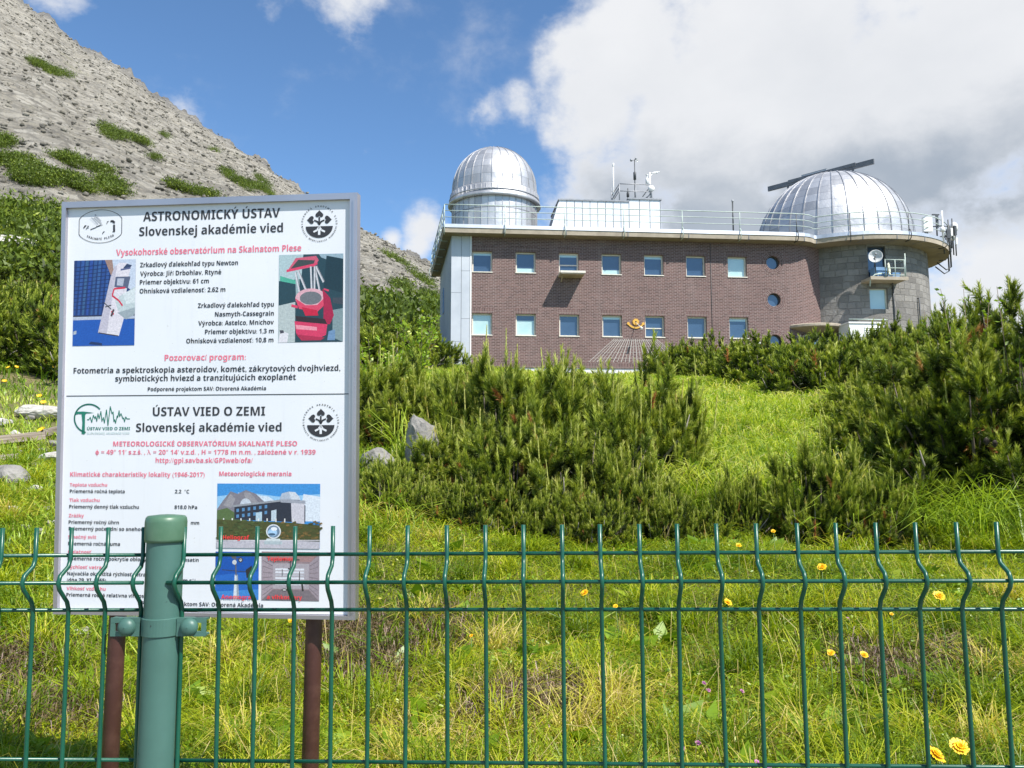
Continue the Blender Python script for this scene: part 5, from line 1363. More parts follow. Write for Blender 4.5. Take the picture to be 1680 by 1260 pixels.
# post a little in front of the panels
pc = fp(271, 900, 0.0)
pcl = FI @ pc
zt = (FI @ fp(272, 851)).z
b = MB(); lean = Vector((-.0012, 0, 0))
b.lathe((pcl.x, pcl.y, 0), [(.0233, -.02), (.0233, zt - .024)], 40)
post = b.build('post', M_post, fence)
b = MB(); b.lathe((pcl.x, pcl.y, 0), [(.0234, zt - .030), (.0256, zt - .030), (.0262, zt - .026), (.0264, zt - .004), (.0255, zt + .0015), (.023, zt + .004), (.010, zt + .0055), (.001, zt + .006)], 40)
b.build('post_cap', M_cap, post)
zc0, zc1 = (FI @ fp(270, 1041)).z, (FI @ fp(270, 1011)).z
b = MB(); b.lathe((pcl.x, pcl.y, 0), [(.0235, zc0), (.0252, zc0 + .001), (.0252, zc1 - .001), (.0235, zc1)], 40, smooth=False)
for sgn in (-1, 1):
    xa, xb = pcl.x + sgn * .024, pcl.x + sgn * .062
    x0_, x1_ = min(xa, xb), max(xa, xb); y0_ = pcl.y - .012
    hh = (zc1 - zc0) * .27; xs0, xs1 = (x0_ + .006, x0_ + .017) if sgn < 0 else (x1_ - .017, x1_ - .006)
    b.box(x0_, x1_, y0_, y0_ + .003, zc1 - hh, zc1); b.box(x0_, x1_, y0_, y0_ + .003, zc0, zc0 + hh)
    b.box(x0_, xs0, y0_ + .0002, y0_ + .0028, zc0 + hh, zc1 - hh); b.box(xs1, x1_, y0_ + .0002, y0_ + .0028, zc0 + hh, zc1 - hh)
    b.box(x0_, x1_, y0_ + .0032, y0_ + .014, zc1 - .003, zc1 - .0005); b.box(x0_, x1_, y0_ + .0032, y0_ + .014, zc0 + .0005, zc0 + .003)
b.build('clamp_band', M_post, post)
for sgn in (-1, 1):
    b = MB(); c = Vector((pcl.x + sgn * .0405, pcl.y - .012, (zc0 + zc1) / 2))
    b.lathe(c, [(.0116, 0), (.0114, .002), (.0098, .005), (.006, .0076), (.0005, .0084)], 24, axis=(0, -1, 0)); b.build('bolt', M_post, post)
# ------------------------------------------------------------------ vegetation makers
def unit(a): return a / np.maximum(np.linalg.norm(a, axis=-1, keepdims=True), 1e-9)

def needles(rg, base, dirv, length, tint, k, nl, w, ang0=60, ang1=20, start=.03, grad=.55):
    """brushes of thin needles along shoots"""
    n = len(base)
    s = start + (1 - start) * (np.arange(k)[None, :] + rg.random((n, k))) / k
    ax = unit(dirv)[:, None, :]
    ref = unit(rg.normal(size=(n, k, 3)))
    rad = unit(ref - (ref * ax).sum(-1, keepdims=True) * ax)
    ang = np.radians(ang0 + (ang1 - ang0) * s + rg.normal(0, 7, (n, k)))[..., None]
    nd = ax * np.cos(ang) + rad * np.sin(ang)
    p0 = base[:, None, :] + ax * (s * length[:, None])[..., None]
    L = (nl[:, None] * rg.uniform(.75, 1.15, (n, k)))[..., None]
    side = unit(np.cross(nd, unit(rg.normal(size=(n, k, 3))))) * (w / 2)
    tip = p0 + nd * L
    V = np.stack([p0 - side, p0 + side, tip], 2).reshape(-1, 3)
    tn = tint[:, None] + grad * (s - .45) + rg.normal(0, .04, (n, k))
    tt_ = np.repeat(np.where(tint[:, None] > .95, 1.0, np.clip(tn, 0, .9)).ravel(), 3).astype(float)
    return V, tt_

def sticks(base, tip, r, tint):
    """three-sided twigs"""
    d = unit(tip - base); a = unit(np.cross(d, np.array([.31, .87, .37]))); b = np.cross(d, a)
    V, F, o = [], [], []
    c = [a * r, (-.5 * a + .87 * b) * r, (-.5 * a - .87 * b) * r]
    V = np.stack([base + c[0], base + c[1], base + c[2], tip + c[0] * .6, tip + c[1] * .6, tip + c[2] * .6], 1)
    n = len(base); i = np.arange(n)[:, None] * 6
    F = np.concatenate([i + np.array([[0, 1, 4]]), i + np.array([[0, 4, 3]]), i + np.array([[1, 2, 5]]), i + np.array([[1, 5, 4]]), i + np.array([[2, 0, 3]]), i + np.array([[2, 3, 5]])])
    return V.reshape(-1, 3), F

M_limb = pbr('bare_limb', rough=0.9, f=tinted((0.22, 0.19, 0.16), (0.34, 0.30, 0.26), 9))
def pine_meshes(seed, nclus, side, k, w, nl=.055, candles=.25, upright=.8, hgt=1.0, low=-.12, spread=1.0, tintb=.38, lead=(.14, .26)):
    """a dwarf pine about 1 m in radius: (crown mesh, branch mesh)"""
    rg = np.random.default_rng(seed)
    az = rg.uniform(0, 2 * np.pi, nclus); se = rg.uniform(low, 1, nclus)
    ph = rg.uniform(0, 6.28, 8)
    lob = 1 + .18 * np.sin(2 * az + ph[0]) + .13 * np.sin(3 * az + ph[1]) * (1 - se) + .18 * np.sin(4 * az + 5 * se + ph[2]) + .15 * np.sin(7 * az + 9 * se + ph[3])
    depth = 1 - .24 * rg.random(nclus) ** 1.5
    ce = np.sqrt(np.maximum(0, 1 - se ** 2))
    out = np.stack([np.cos(az) * ce, np.sin(az) * ce, np.maximum(se, -.2)], 1)
    pos = out * (lob * depth)[:, None] * np.array([spread, spread, .80 * hgt]) + np.array([0, 0, .26])
    pos[:, 2] = np.maximum(pos[:, 2], .06)
    up = unit(out * .5 + np.array([0, 0, upright]) + rg.normal(0, .22, (nclus, 3)))
    clt = tintb + rg.normal(0, .10, nclus)
    L = rg.uniform(*lead, nclus)
    B, D, LL, TT_, NL = [pos - up * (L * .35)[:, None]], [up], [L], [clt], [np.full(nclus, nl)]
    for j in range(side):
        q = unit(np.cross(up, unit(rg.normal(size=(nclus, 3)))))
        d = unit(up * .75 + q * .62 + np.array([0, 0, .22])); l = L * rg.uniform(.5, .85, nclus)
        B.append(pos - up * (L * rg.uniform(.2, .9, nclus))[:, None]); D.append(d); LL.append(l); TT_.append(clt + rg.normal(-.03, .05, nclus)); NL.append(np.full(nclus, nl))
    B, D, LL, TT_, NL = map(np.concatenate, (B, D, LL, TT_, NL))
    # older foliage fills the heart, the shade of the gaps in its dark colour
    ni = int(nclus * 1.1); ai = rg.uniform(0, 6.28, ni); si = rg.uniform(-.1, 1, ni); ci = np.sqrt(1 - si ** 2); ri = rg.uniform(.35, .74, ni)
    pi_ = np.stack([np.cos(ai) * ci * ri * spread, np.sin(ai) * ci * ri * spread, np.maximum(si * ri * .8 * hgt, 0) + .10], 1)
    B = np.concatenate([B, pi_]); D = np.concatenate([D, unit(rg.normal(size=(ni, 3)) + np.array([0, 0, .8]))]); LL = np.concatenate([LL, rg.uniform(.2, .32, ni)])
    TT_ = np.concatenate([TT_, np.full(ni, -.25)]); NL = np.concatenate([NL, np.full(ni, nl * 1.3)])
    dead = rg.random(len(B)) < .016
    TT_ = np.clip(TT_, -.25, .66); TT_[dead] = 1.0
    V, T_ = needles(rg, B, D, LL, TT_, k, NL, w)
    Vs, Fs = [V], [np.arange(len(V)).reshape(-1, 3)]; Ts = [T_]
    # pale new shoots stand up like candles
    m = rg.random(nclus) < candles
    m &= se > .05
    if m.any():
        nb = m.sum(); cb = pos[m] + up[m] * (L[m] * .5)[:, None]
        cd = unit(up[m] * .35 + np.array([0, 0, 1.0]) + rg.normal(0, .08, (nb, 3))); cl = rg.uniform(.10, .30, nb)
        V2, T2 = needles(rg, cb, cd, cl, np.clip(rg.normal(.80, .05, nb), .7, .88), max(10, int(k * .9)), np.full(nb, nl * .37), w * 1.3, 30, 14, .0, .05)
        Fs.append(np.arange(len(V2)).reshape(-1, 3) + sum(map(len, Vs))); Vs.append(V2); Ts.append(T2)
        V3, F3 = sticks(cb, cb + cd * cl[:, None], .0065 * (w / .005) ** .5, None)
        Fs.append(F3 + sum(map(len, Vs))); Vs.append(V3); Ts.append(np.full(len(V3), .80))
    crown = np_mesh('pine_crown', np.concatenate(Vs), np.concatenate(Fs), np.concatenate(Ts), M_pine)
    # limbs sweep out of the root and turn up
    b = MB(); pick = rg.choice(nclus, min(34, nclus), replace=False)
    for i in pick:
        e = Vector(pos[i] - up[i] * L[i] * .3); a = Vector((e.x * .10, e.y * .10, .0)); m1 = Vector((e.x * .50, e.y * .50, e.z * .22)); m2 = Vector((e.x * .85, e.y * .85, e.z * .62))
        b.tube([a, m1, m2, e], [.028, .019, .011, .004], 5)
    low_ = np.nonzero(se < .35)[0]
    for i in rg.choice(low_, min(14, len(low_)), replace=False):      # bare limbs that show at the skirts of the bush
        e = Vector(pos[i] * np.array([1.03, 1.03, 1.0])); q_ = Vector((e.x * .75 + e.y * .12, e.y * .75 - e.x * .12, max(.05, e.z * .45)))
        b.tube([(e.x * .25, e.y * .25, .03), q_, (e.x, e.y, e.z * .95), (e.x * 1.06, e.y * 1.06, e.z + .12)], [.022, .016, .011, .004], 5, 1)
    return crown, b.mesh('pine_branches', [M_bark, M_limb])

PINE = [pine_meshes(100 + i, 150, 4, 92, .0098, nl=.076, candles=(.22, .14, .30, .2)[i], hgt=(1, 1.12, .95, 1.15)[i], lead=(.20, .36), tintb=.34) for i in range(4)]
PINE_TALL = [pine_meshes(150 + i, 250, 4, 84, .0095, nl=.072, candles=.10, hgt=1.75, lead=(.18, .32), tintb=.27, low=-.05) for i in range(2)]
PINE_MID = [pine_meshes(200 + i, 160, 3, 40, .022, nl=.09, candles=.04, lead=(.20, .36), hgt=(1, .8, 1.1)[i], tintb=.24) for i in range(3)]
PINE_FAR = [pine_meshes(300 + i, 150, 2, 24, .022, nl=.10, candles=0, hgt=(.8, .95, .7)[i], tintb=.20, lead=(.16, .26)) for i in range(3)]

def pine(px, Y, width, height, label, group, var=None, sink=.05, set_=None, x=None, py=None, parts=True):
    """a dwarf pine whose foot stands at distance Y under photo column px"""
    set_ = set_ or PINE
    var = random.randrange(len(set_)) if var is None else var
    X = ((px - CX) / FPX * Y * 1.0) if x is None else x
    z = zg1(X, Y) - sink
    rz = random.uniform(0, 6.28)
    crown, br = set_[var % len(set_)]
    sx, sz = width / 2.0, height / (1.85 if set_ is PINE_TALL else 1.25)
    if not parts:
        o = link('dwarf_pine', crown, None, (X, Y, z), (0, 0, rz), (sx, sx, sz)); tag(o, label, 'dwarf pine', group); return o
    t = empty('dwarf_pine', (X, Y, z), rz, label, 'dwarf pine', group); t.scale = (sx, sx, sz)
    link('crown', crown, t); link('branches', br, t)
    return t

# the clump of dwarf pines between board and meadow
GC = 'dwarf pines of the clump in front of the brick facade'
clump = [
    (715, 12.4, 2.2, 1.45, 'dwarf pine behind the grey boulder, right of the board'),
    (822, 10.3, 2.0, 1.58, 'dwarf pine of the clump below the left lower windows'),
    (905, 10.5, 2.4, 1.74, 'tall middle dwarf pine of the clump below the sundial'),
    (1000, 10.6, 2.2, 1.62, 'dwarf pine of the clump under the sundial lines'),
    (1066, 10.0, 1.45, 1.66, 'dark dwarf pine at the clump edge beside the bright meadow grass'),
    (745, 9.0, 1.3, .68, 'low front dwarf pine under the boulder'),
    (835, 8.7, 1.6, 1.10, 'front dwarf pine of the clump with rusty dead needles'),
    (930, 8.8, 1.6, 1.12, 'front dwarf pine of the clump with tall pale candles'),
    (1020, 8.7, 1.2, .90, 'front dwarf pine at the right foot of the clump'),
    (620, 11.6, 1.7, 1.15, 'dwarf pine close to the right edge of the board'),
    (668, 11.3, 1.5, 1.0, 'dwarf pine between the grey boulder and the board, behind both stones'),
    (650, 8.6, .85, .42, 'low dwarf pine below the small grey boulder by the board'),
    (708, 8.9, .8, .42, 'low dwarf pine right below the upright boulder'),
]
for i, (px, Y, w, h, lab) in enumerate(clump): pine(px, Y, w, h, lab, GC, i % 4)
small = [(930, 7.9, .8, .60, 'pale tipped pine seedling right behind the fence in the middle of the clump foot'), (1050, 8.1, .8, .60, 'pale tipped pine seedling between clump and lone bluish pine'), (1140, 7.9, .55, .42, 'pale tipped pine seedling in the grass below the meadow'), (815, 7.9, .7, .5, 'pale tipped pine seedling below the rusty front pine'), (700, 7.9, .55, .42, 'tiny pine seedling above the fence under the clump, nearest the board'), (765, 7.7, .6, .48, 'tiny pine seedling in front of the clump, below the boulder'), (880, 7.8, .6, .45, 'tiny pine seedling at the foot of the middle of the clump'),
         (985, 7.7, .7, .5, 'tiny pine seedling at the foot of the clump right of the middle'), (1095, 7.9, .7, .55, 'tiny pine seedling at the edge of meadow and clump'), (640, 8.0, .6, .5, 'tiny pine seedling right beside the board edge')]
for i, (px, Y, w, h, lab) in enumerate(small): pine(px, Y, w, h, lab, 'pine seedlings along the foot of the clump', i % 4)
GR = 'dwarf pines on the right of the meadow'
right = [
    (1205, 8.4, .62, .70, 'small bluish dwarf pine standing alone in front of the meadow'),
    (1335, 8.2, .95, .98, 'dwarf pine with upright candles right of the meadow, above the fence'),
    (1425, 8.0, .9, .80, 'low dwarf pine between candle pine and long grass'),
    (1262, 10.4, .6, .5, 'small dwarf pine at the meadow edge with bare twigs'),
    (1500, 10.2, 1.9, 1.25, 'broad dwarf pine with open branches left of the big right-hand pine'),
    (1600, 9.2, 2.3, 1.95, 'big dwarf pine with dark cones and bare trunk at the right edge'),
    (1705, 8.6, 1.9, 2.05, 'tall dwarf pine cut by the right edge of the photo'),
    (1500, 13.5, 2.5, 1.25, 'dwarf pine on the slope below the stone tower'),
    (1625, 12.5, 2.6, 2.05, 'high dwarf pine against the white cloud right of the tower'),
    (1705, 11.0, 2.6, 2.6, 'high dwarf pine under the leafy twigs at the upper right'),
    (1430, 14.5, 2.1, 1.15, 'dwarf pine on the slope below the entrance'),
    (1575, 17.0, 2.8, 1.45, 'pointed dwarf pine at the tower foot'),
]
for i, (px, Y, w, h, lab) in enumerate(right): pine(px, Y, w, h, lab, GR, i % 4, set_=PINE_TALL if h > 1.3 else PINE)
# hedge of dwarf pines along the top of the meadow
GH = 'dwarf pines of the hedge below the facade'
k = 0
_rh = np.random.default_rng(21)
for row, (Y, y0px, n) in enumerate(((34, 0, 13), (29, 0, 11), (24, 0, 8), (20, 0, 6))):
    a, b = (1080, 1500) if row == 0 else (1120, 1520) if row == 1 else (1230, 1560) if row == 2 else (1330, 1600)
    for i in range(n):
        px = a + (b - a) * (i + _rh.uniform(.2, .8)) / n
        h = (1.35, 1.5, 1.7, 1.8)[row] * _rh.uniform(.8, 1.2) * (1 + .15 * max(0, (px - 1300) / 250))
        pine(px, Y + _rh.uniform(-1.4, 1.4), _rh.uniform(2.2, 3.2), h, 'dark green dwarf pine in the hedge between meadow and brick wall', GH, None, .1, PINE_MID)
# pines on the slope left of the board and between board and building
GL = 'dwarf pines on the hillside left of the observatory'
_rl = np.random.default_rng(33)
cnt = 0
def far_pine(t, Y, far):
    w = _rl.uniform(2.2, 3.8) * (1.0 if not far else _rl.uniform(1.2, 1.7)); h = _rl.uniform(1.2, 2.0) * (1.0 if not far else 1.25)
    pine(0, Y, w, h, 'dark dwarf pine in the dense thicket on the hillside', GL, None, .15, PINE_FAR if far else PINE_MID, t * Y, parts=not far)
for Y, t0, t1, n, far in ((20.5, -.72, -.40, 7, 0), (24, -.72, -.34, 11, 0), (28, -.72, -.30, 12, 0), (33, -.72, -.24, 13, 0)):
    for i in range(n): far_pine(t0 + (t1 - t0) * (i + _rl.uniform(.15, .85)) / n, Y * _rl.uniform(.94, 1.06), far)
for Y, t0, t1, n in ((30, -.235, -.125, 4), (36, -.24, -.115, 5), (42, -.27, -.125, 7)):
    for i in range(n): far_pine(t0 + (t1 - t0) * (i + _rl.uniform(.15, .85)) / n, Y * _rl.uniform(.95, 1.05), 0)
for Y, n in ((39, 15), (46, 17), (54, 18), (63, 19), (73, 20), (84, 21), (96, 21), (108, 20)):
    for i in range(n):
        t = -.74 + .66 * (i + _rl.uniform(.1, .9)) / n
        if t > -.115 and Y < 60: continue
        far_pine(t, Y * _rl.uniform(.95, 1.05), 1)

# far scrub: the rest of the thicket near the tree line and the green patches on the scree
rg = np.random.default_rng(55)
def scrub(points, size, nleaf, tint, name, zoff=0.0):
    Vs, Ts = [], []
    P_ = np.asarray(points); n = len(P_)
    s = size * rg.uniform(.6, 1.4, n)
    c = P_[:, None, :] + rg.normal(size=(n, nleaf, 3)) * np.array([.5, .5, .22]) * s[:, None, None] + np.array([0, 0, .2]) * s[:, None, None]
    d = unit(rg.normal(size=(n, nleaf, 3)) * np.array([.6, .6, .4]) + np.array([0, 0, .7])); sd = unit(np.cross(d, rg.normal(size=(n, nleaf, 3))))
    l = (s[:, None] * rg.uniform(.10, .22, (n, nleaf)))[..., None]
    V = np.stack([c - sd * l * .28, c + sd * l * .28, c + d * l], 2).reshape(-1, 3)
    T_ = np.repeat(np.clip(rg.normal(tint, .08, (n, 1)) + rg.normal(0, .05, (n, nleaf)), .05, .6).ravel(), 3)
    return V, T_
pts = []
for _ in range(2600):
    t = rg.uniform(-.78, .02); Y = rg.uniform(62, 128)
    x = t * Y; pts.append((x, Y, zg1(x, Y)))
Va, Ta = scrub(pts, 2.6, 90, .22, 'x')
# green patches of dwarf pine on the scree: (photo outline centre, half-axes, slant)
patches = [(60, 290, 70, 13, 18), (30, 272, 32, 8, 10), (120, 305, 34, 10, 22), (185, 222, 26, 9, 25), (112, 268, 26, 8, 18), (160, 282, 22, 6, 14), (178, 305, 22, 7, 18), (185, 318, 20, 5, 20), (5, 238, 10, 12, 60), (400, 305, 30, 7, 25), (428, 312, 24, 6, 30), (290, 310, 24, 4, 20), (228, 233, 22, 4, 25), (85, 118, 36, 6, 20), (60, 105, 14, 5, 20),
           (370, 285, 14, 3, 35), (390, 300, 12, 3, 35), (650, 430, 34, 3, 32), (690, 462, 34, 3, 34), (660, 474, 22, 3, 32), (705, 492, 20, 4, 28), (255, 262, 6, 3, 20), (48, 300, 26, 7, 10), (330, 320, 30, 4, 12), (352, 250, 7, 2, 30), (270, 225, 5, 2, 30), (430, 300, 16, 4, 40)]
pts = []
for cx_, cy_, ra_, rb_, sl in patches:
    for _ in range(int(10 + ra_ * rb_ * .9)):
        a = rg.uniform(0, 6.28); r_ = math.sqrt(rg.random()) * (.75 + .35 * math.sin(3 * a + cx_)); u, v = ra_ * r_ * math.cos(a), rb_ * r_ * math.sin(a)
        c_, s_ = math.cos(R(sl)), math.sin(R(sl)); p = mtn_hit(cx_ + u * c_ - v * s_, cy_ + u * s_ + v * c_)
        pts.append(tuple(p + Vector((0, 0, .4))))
Vb, Tb = scrub(pts, 1.5, 60, .22, 'y')
V = np.concatenate([Va, Vb]); T_ = np.concatenate([Ta, Tb])
tag(link('mountain_scrub', np_mesh('mountain_scrub', V, np.arange(len(V)).reshape(-1, 3), T_, M_pine)), 'dark green dwarf pine scrub spreading up the lower scree', 'scrub', kind='stuff')

# loose boulders on the scree
pts_, n = [], 9000
tb = rg.uniform(-.70, .0, n); vb_ = rg.uniform(0.02, .99, n)
Vs, Fs = [], []
ico = bmesh.new(); bmesh.ops.create_icosphere(ico, subdivisions=1, radius=1.0); iv = np.array([v.co[:] for v in ico.verts]); ifc = np.array([[v.index for v in f.verts] for f in ico.faces]); ico.free()
i_t = np.clip(((tb - tt[0]) / (tt[1] - tt[0])).astype(int), 0, NT_ - 1); i_v = np.clip((vb_ / (vv[1] - vv[0])).astype(int), 0, NV - 1)
cen = np.stack([Xv[i_v, i_t], Yv[i_v, i_t], Zv[i_v, i_t]], 1) + rg.normal(0, .5, (n, 3)) * np.array([1, 1, 0])
sz = rg.uniform(.2, 1.0, n) ** 3 * .7 + .14
V = cen[:, None, :] + iv[None] * (1 + rg.normal(0, .22, (n, len(iv), 1))) * sz[:, None, None] * rg.uniform(.6, 1.1, (n, 1, 3)) * np.array([1, 1, .75])
F = (ifc[None] + (np.arange(n) * len(iv))[:, None, None]).reshape(-1, 3)
tag(link('scree_boulders', np_mesh('scree_boulders', V.reshape(-1, 3), F, None, M_scree)), 'pale loose boulders strewn over the scree slope', 'boulders', kind='stuff')

# ------------------------------------------------------------------ grass
def blades(rg, base, h, wid, bend, tint, lean=None, curl=.5):
    n = len(base); az = rg.uniform(0, 2 * np.pi, n)
    d = np.stack([np.cos(az), np.sin(az), np.zeros(n)], 1)
    if lean is not None: d = unit(d + lean)
    b = (bend * rg.uniform(.3, 1.3, n))[:, None]; hh = h[:, None]
    p1 = base + d * hh * b * .28 + np.array([0, 0, 1.0]) * hh * .50
    p2 = base + d * hh * b * (.28 + curl) + np.array([0, 0, 1.0]) * hh * np.clip(.95 - .30 * b * curl, .4, 1)
    p3 = base + d * hh * b * (.5 + curl * 1.6) + np.array([0, 0, 1.0]) * hh * np.clip(1.02 - .75 * b * curl, .15, 1.05)
    sv = unit(np.stack([-d[:, 1], d[:, 0], np.zeros(n)], 1) + rg.normal(0, .3, (n, 3))) * (wid / 2)[:, None]
    V = np.stack([base - sv, base + sv, p1 - sv, p1 + sv, p2 - sv * .7, p2 + sv * .7, p3], 1).reshape(-1, 3)
    i = (np.arange(n) * 7)[:, None]
    F = np.concatenate([i + np.array([[0, 1, 3]]), i + np.array([[0, 3, 2]]), i + np.array([[2, 3, 5]]), i + np.array([[2, 5, 4]]), i + np.array([[4, 5, 6]])])
    return V, F, np.repeat(tint, 7)

def ground_pts(rg, n, t0, t1, y0, y1, pw=1.0):
    u = rg.random(n); Y = y0 * (y1 / y0) ** (u ** pw); t = rg.uniform(t0, t1, n); X = t * Y
    return np.stack([X, Y, zg(X, Y) - .01], 1)
def field(x, y, s, seed): return vnoise(x / s + 50, y / s + 50, seed)

def join(parts):
    Vs, Fs, Ts, o = [], [], [], 0
    for V, F, T_ in parts: Vs.append(V); Fs.append(F + o); Ts.append(T_); o += len(V)
    return np.concatenate(Vs), np.concatenate(Fs), np.concatenate(Ts)
rg = np.random.default_rng(77)
parts = []
# short lawn behind the fence; dry in broad patches
P_ = ground_pts(rg, 230000, -.80, .80, 2.0, 10.5)
dry = .55 * field(P_[:, 0], P_[:, 1], .9, 31) + .45 * field(P_[:, 0], P_[:, 1], .35, 32)
near = np.exp(-((P_[:, 1] - 3.6) / .9) ** 2) * np.exp(-((P_[:, 0] + .1) / 1.0) ** 2)
dry = dry + .46 * near - .12 * (P_[:, 0] > .9)
keep = rg.random(len(P_)) < (1.15 - .55 * np.clip((dry - .55) * 3, 0, 1)); P_, dry = P_[keep], dry[keep]
h = rg.gamma(3, .013, len(P_)) + .018 + .045 * field(P_[:, 0], P_[:, 1], .22, 33) ** 2
h *= 1 + .3 * (P_[:, 1] > 6)
w = (.0022 + .0010 * P_[:, 1] ** .9 * .55) * rg.uniform(.6, 1.5, len(P_))
ti = np.clip(.14 + .52 * np.clip((dry - .25) * 1.5, 0, 1) + rg.normal(0, .19, len(P_)), 0, 1)
parts.append(blades(rg, P_, h, w, np.full(len(P_), 1.5), ti))
# tufts of taller, finer grass
for c_ in range(210):
    Y = 2.6 * 3.9 ** rg.random(); t = rg.uniform(-.72, .72); x = t * Y; n = rg.integers(60, 150)
    b = np.stack([x + rg.normal(0, .05, n), Y + rg.normal(0, .05, n)], 1); b = np.concatenate([b, (zg(b[:, 0], b[:, 1]) - .01)[:, None]], 1)
    tn = rg.choice([.12, .3, .5, .75], p=[.3, .35, .2, .15])
    parts.append(blades(rg, b, rg.uniform(.10, .26, n), np.full(n, .0024 + .0007 * Y), np.full(n, 1.1), np.clip(tn + rg.normal(0, .1, n), 0, 1)))
# straw stalks
P_ = ground_pts(rg, 2600, -.8, .8, 2.4, 9.5)
parts.append(blades(rg, P_, rg.uniform(.12, .34, len(P_)), np.full(len(P_), .0026), np.full(len(P_), .7), np.clip(rg.normal(.85, .1, len(P_)), 0, 1)))
V, F, T_ = join(parts)
tag(link('lawn_grass', np_mesh('lawn_grass', V, F, T_, M_grass)), 'short sunlit grass with dry patches behind the fence', 'grass', kind='stuff')
# small broad leaves, clover and bilberry among the grass
def leaves(rg, base, d, size, tint, fold=.25):
    n = len(base); s = unit(np.cross(d, unit(rg.normal(size=(n, 3))))); nn = np.cross(s, d)
    sz = size[:, None]
    a, m1, m2, tip = base, base + d * sz * .5 + s * sz * .27 + nn * sz * fold * .2, base + d * sz * .5 - s * sz * .27 + nn * sz * fold * .2, base + d * sz
    V = np.stack([a, m1, tip, m2], 1).reshape(-1, 3); i = (np.arange(n) * 4)[:, None]
    return V, np.concatenate([i + np.array([[0, 1, 2]]), i + np.array([[0, 2, 3]])]), np.repeat(tint, 4)
parts = []
P_ = ground_pts(rg, 130000, -.80, .80, 2.2, 10.5)
f_ = field(P_[:, 0], P_[:, 1], .45, 41)
wt = np.clip((f_ - .36) * 4, 0, 1) + .5 * (P_[:, 0] > .8)
P_ = P_[rg.random(len(P_)) < wt]; n = len(P_)
P_[:, 2] += rg.uniform(.01, .085, n)
d = unit(rg.normal(size=(n, 3)) * np.array([1, 1, .5]) + np.array([0, 0, .5]))
gt = field(P_[:, 0], P_[:, 1], .8, 42)
parts.append(leaves(rg, P_, d, rg.uniform(.014, .034, n) * (.7 + .05 * P_[:, 1]), np.clip(.25 + .7 * gt + rg.normal(0, .12, n), 0, .88)))
# rosettes of larger leaves
for c_ in range(170):
    Y = 2.8 * 3.4 ** rg.random(); x = rg.uniform(-.7, .75) * Y; n = rg.integers(7, 14); az = rg.uniform(0, 6.28, n)
    b = np.repeat([[x, Y, zg1(x, Y)]], n, 0); d = unit(np.stack([np.cos(az), np.sin(az), rg.uniform(.25, 1.1, n)], 1))
    parts.append(leaves(rg, b, d, rg.uniform(.06, .19, n), np.clip(rg.normal(.40, .14, n), 0, .85)))
V, F, T_ = join(parts)
tag(link('ground_cover', np_mesh('ground_cover', V, F, T_, M_leaf)), 'low clover and bilberry leaves among the grass', 'ground cover', kind='stuff')
# heather-brown cushion left of centre and other dry heath
parts = []
heath = [(650, 1060, .30), (600, 1100, .26), (700, 1040, .25), (1450, 1110, .25), (560, 1050, .22), (1600, 1100, .22), (830, 1170, .2), (930, 1160, .2), (70, 1180, .25), (40, 1100, .2)]
for px, py, r_ in heath:
    c = hit(px, py); n = 1500
    b = np.stack([c.x + rg.normal(0, r_ * .6, n), c.y + rg.normal(0, r_ * .8, n)], 1); b = np.concatenate([b, zg(b[:, 0], b[:, 1])[:, None]], 1)
    parts.append(blades(rg, b, rg.uniform(.04, .13, n), np.full(n, .006), np.full(n, .5), np.clip(rg.normal(.55, .25, n), 0, 1)))
V, F, T_ = join(parts)
M_heath = leafmat('dry_heather', [(0.0, (0.07, 0.075, 0.025)), (0.5, (0.15, 0.105, 0.055)), (0.8, (0.27, 0.19, 0.12)), (1.0, (0.36, 0.26, 0.24))], trans=.25)
tag(link('heather', np_mesh('heather', V, F, T_, M_heath)), 'brown withered heather cushions in the grass', 'heather', kind='stuff')
# bright meadow running up to the building, and grassy strips round the bushes
parts = []
def meadow(n, t0, t1, y0, y1, h0, h1, tint, wk=.0010, bend=.75, pw=.9):
    P_ = ground_pts(rg, n, t0, t1, y0, y1, pw); n = len(P_)
    f_ = field(P_[:, 0], P_[:, 1], 1.6, 51)
    return blades(rg, P_, rg.uniform(h0, h1, n) * np.interp(P_[:, 1], [10, 20, 34], [1, .85, .6]), (.003 + wk * P_[:, 1]) * rg.uniform(.7, 1.3, n), np.full(n, bend), np.clip(tint + .75 * (f_ - .5) + .012 * (P_[:, 1] - 14) + rg.normal(0, .2, n), 0, 1), np.array([-.35, -.1, 0]))
parts.append(meadow(85000, .15, .45, 8.6, 36, .28, .55, .42))
parts.append(meadow(26000, -.18, .20, 11.5, 38, .25, .5, .35))
parts.append(meadow(22000, .35, .8, 9, 30, .25, .5, .30))
parts.append(meadow(17000, -.82, -.36, 4.5, 18, .05, .20, .34))
parts.append(meadow(9000, -.22, -.08, 8, 26, .10, .28, .34))
parts.append(meadow(12000, -.40, -.20, 7, 30, .10, .28, .34))
# long arching grass at the foot of the right-hand pines and under the clump
for px, py, n, hh in ((1470, 885, 110, .62), (1530, 880, 130, .68), (1580, 890, 110, .6), (1640, 890, 130, .7), (1675, 880, 90, .65), (1395, 895, 60, .5), (1150, 800, 120, .5), (1200, 790, 120, .5), (1130, 860, 80, .45), (640, 880, 40, .4), (660, 850, 30, .4), (620, 860, 30, .4), (1240, 870, 60, .4), (1300, 640, 80, .6)):
    c = hit(px, py); b = np.stack([c.x + rg.normal(0, .16, n), c.y + rg.normal(0, .16, n)], 1); b = np.concatenate([b, zg(b[:, 0], b[:, 1])[:, None]], 1)
    parts.append(blades(rg, b, rg.uniform(hh * .6, hh * 1.1, n), np.full(n, .009), np.full(n, 1.3), np.clip(rg.normal(.32, .14, n), 0, 1), None, .6))
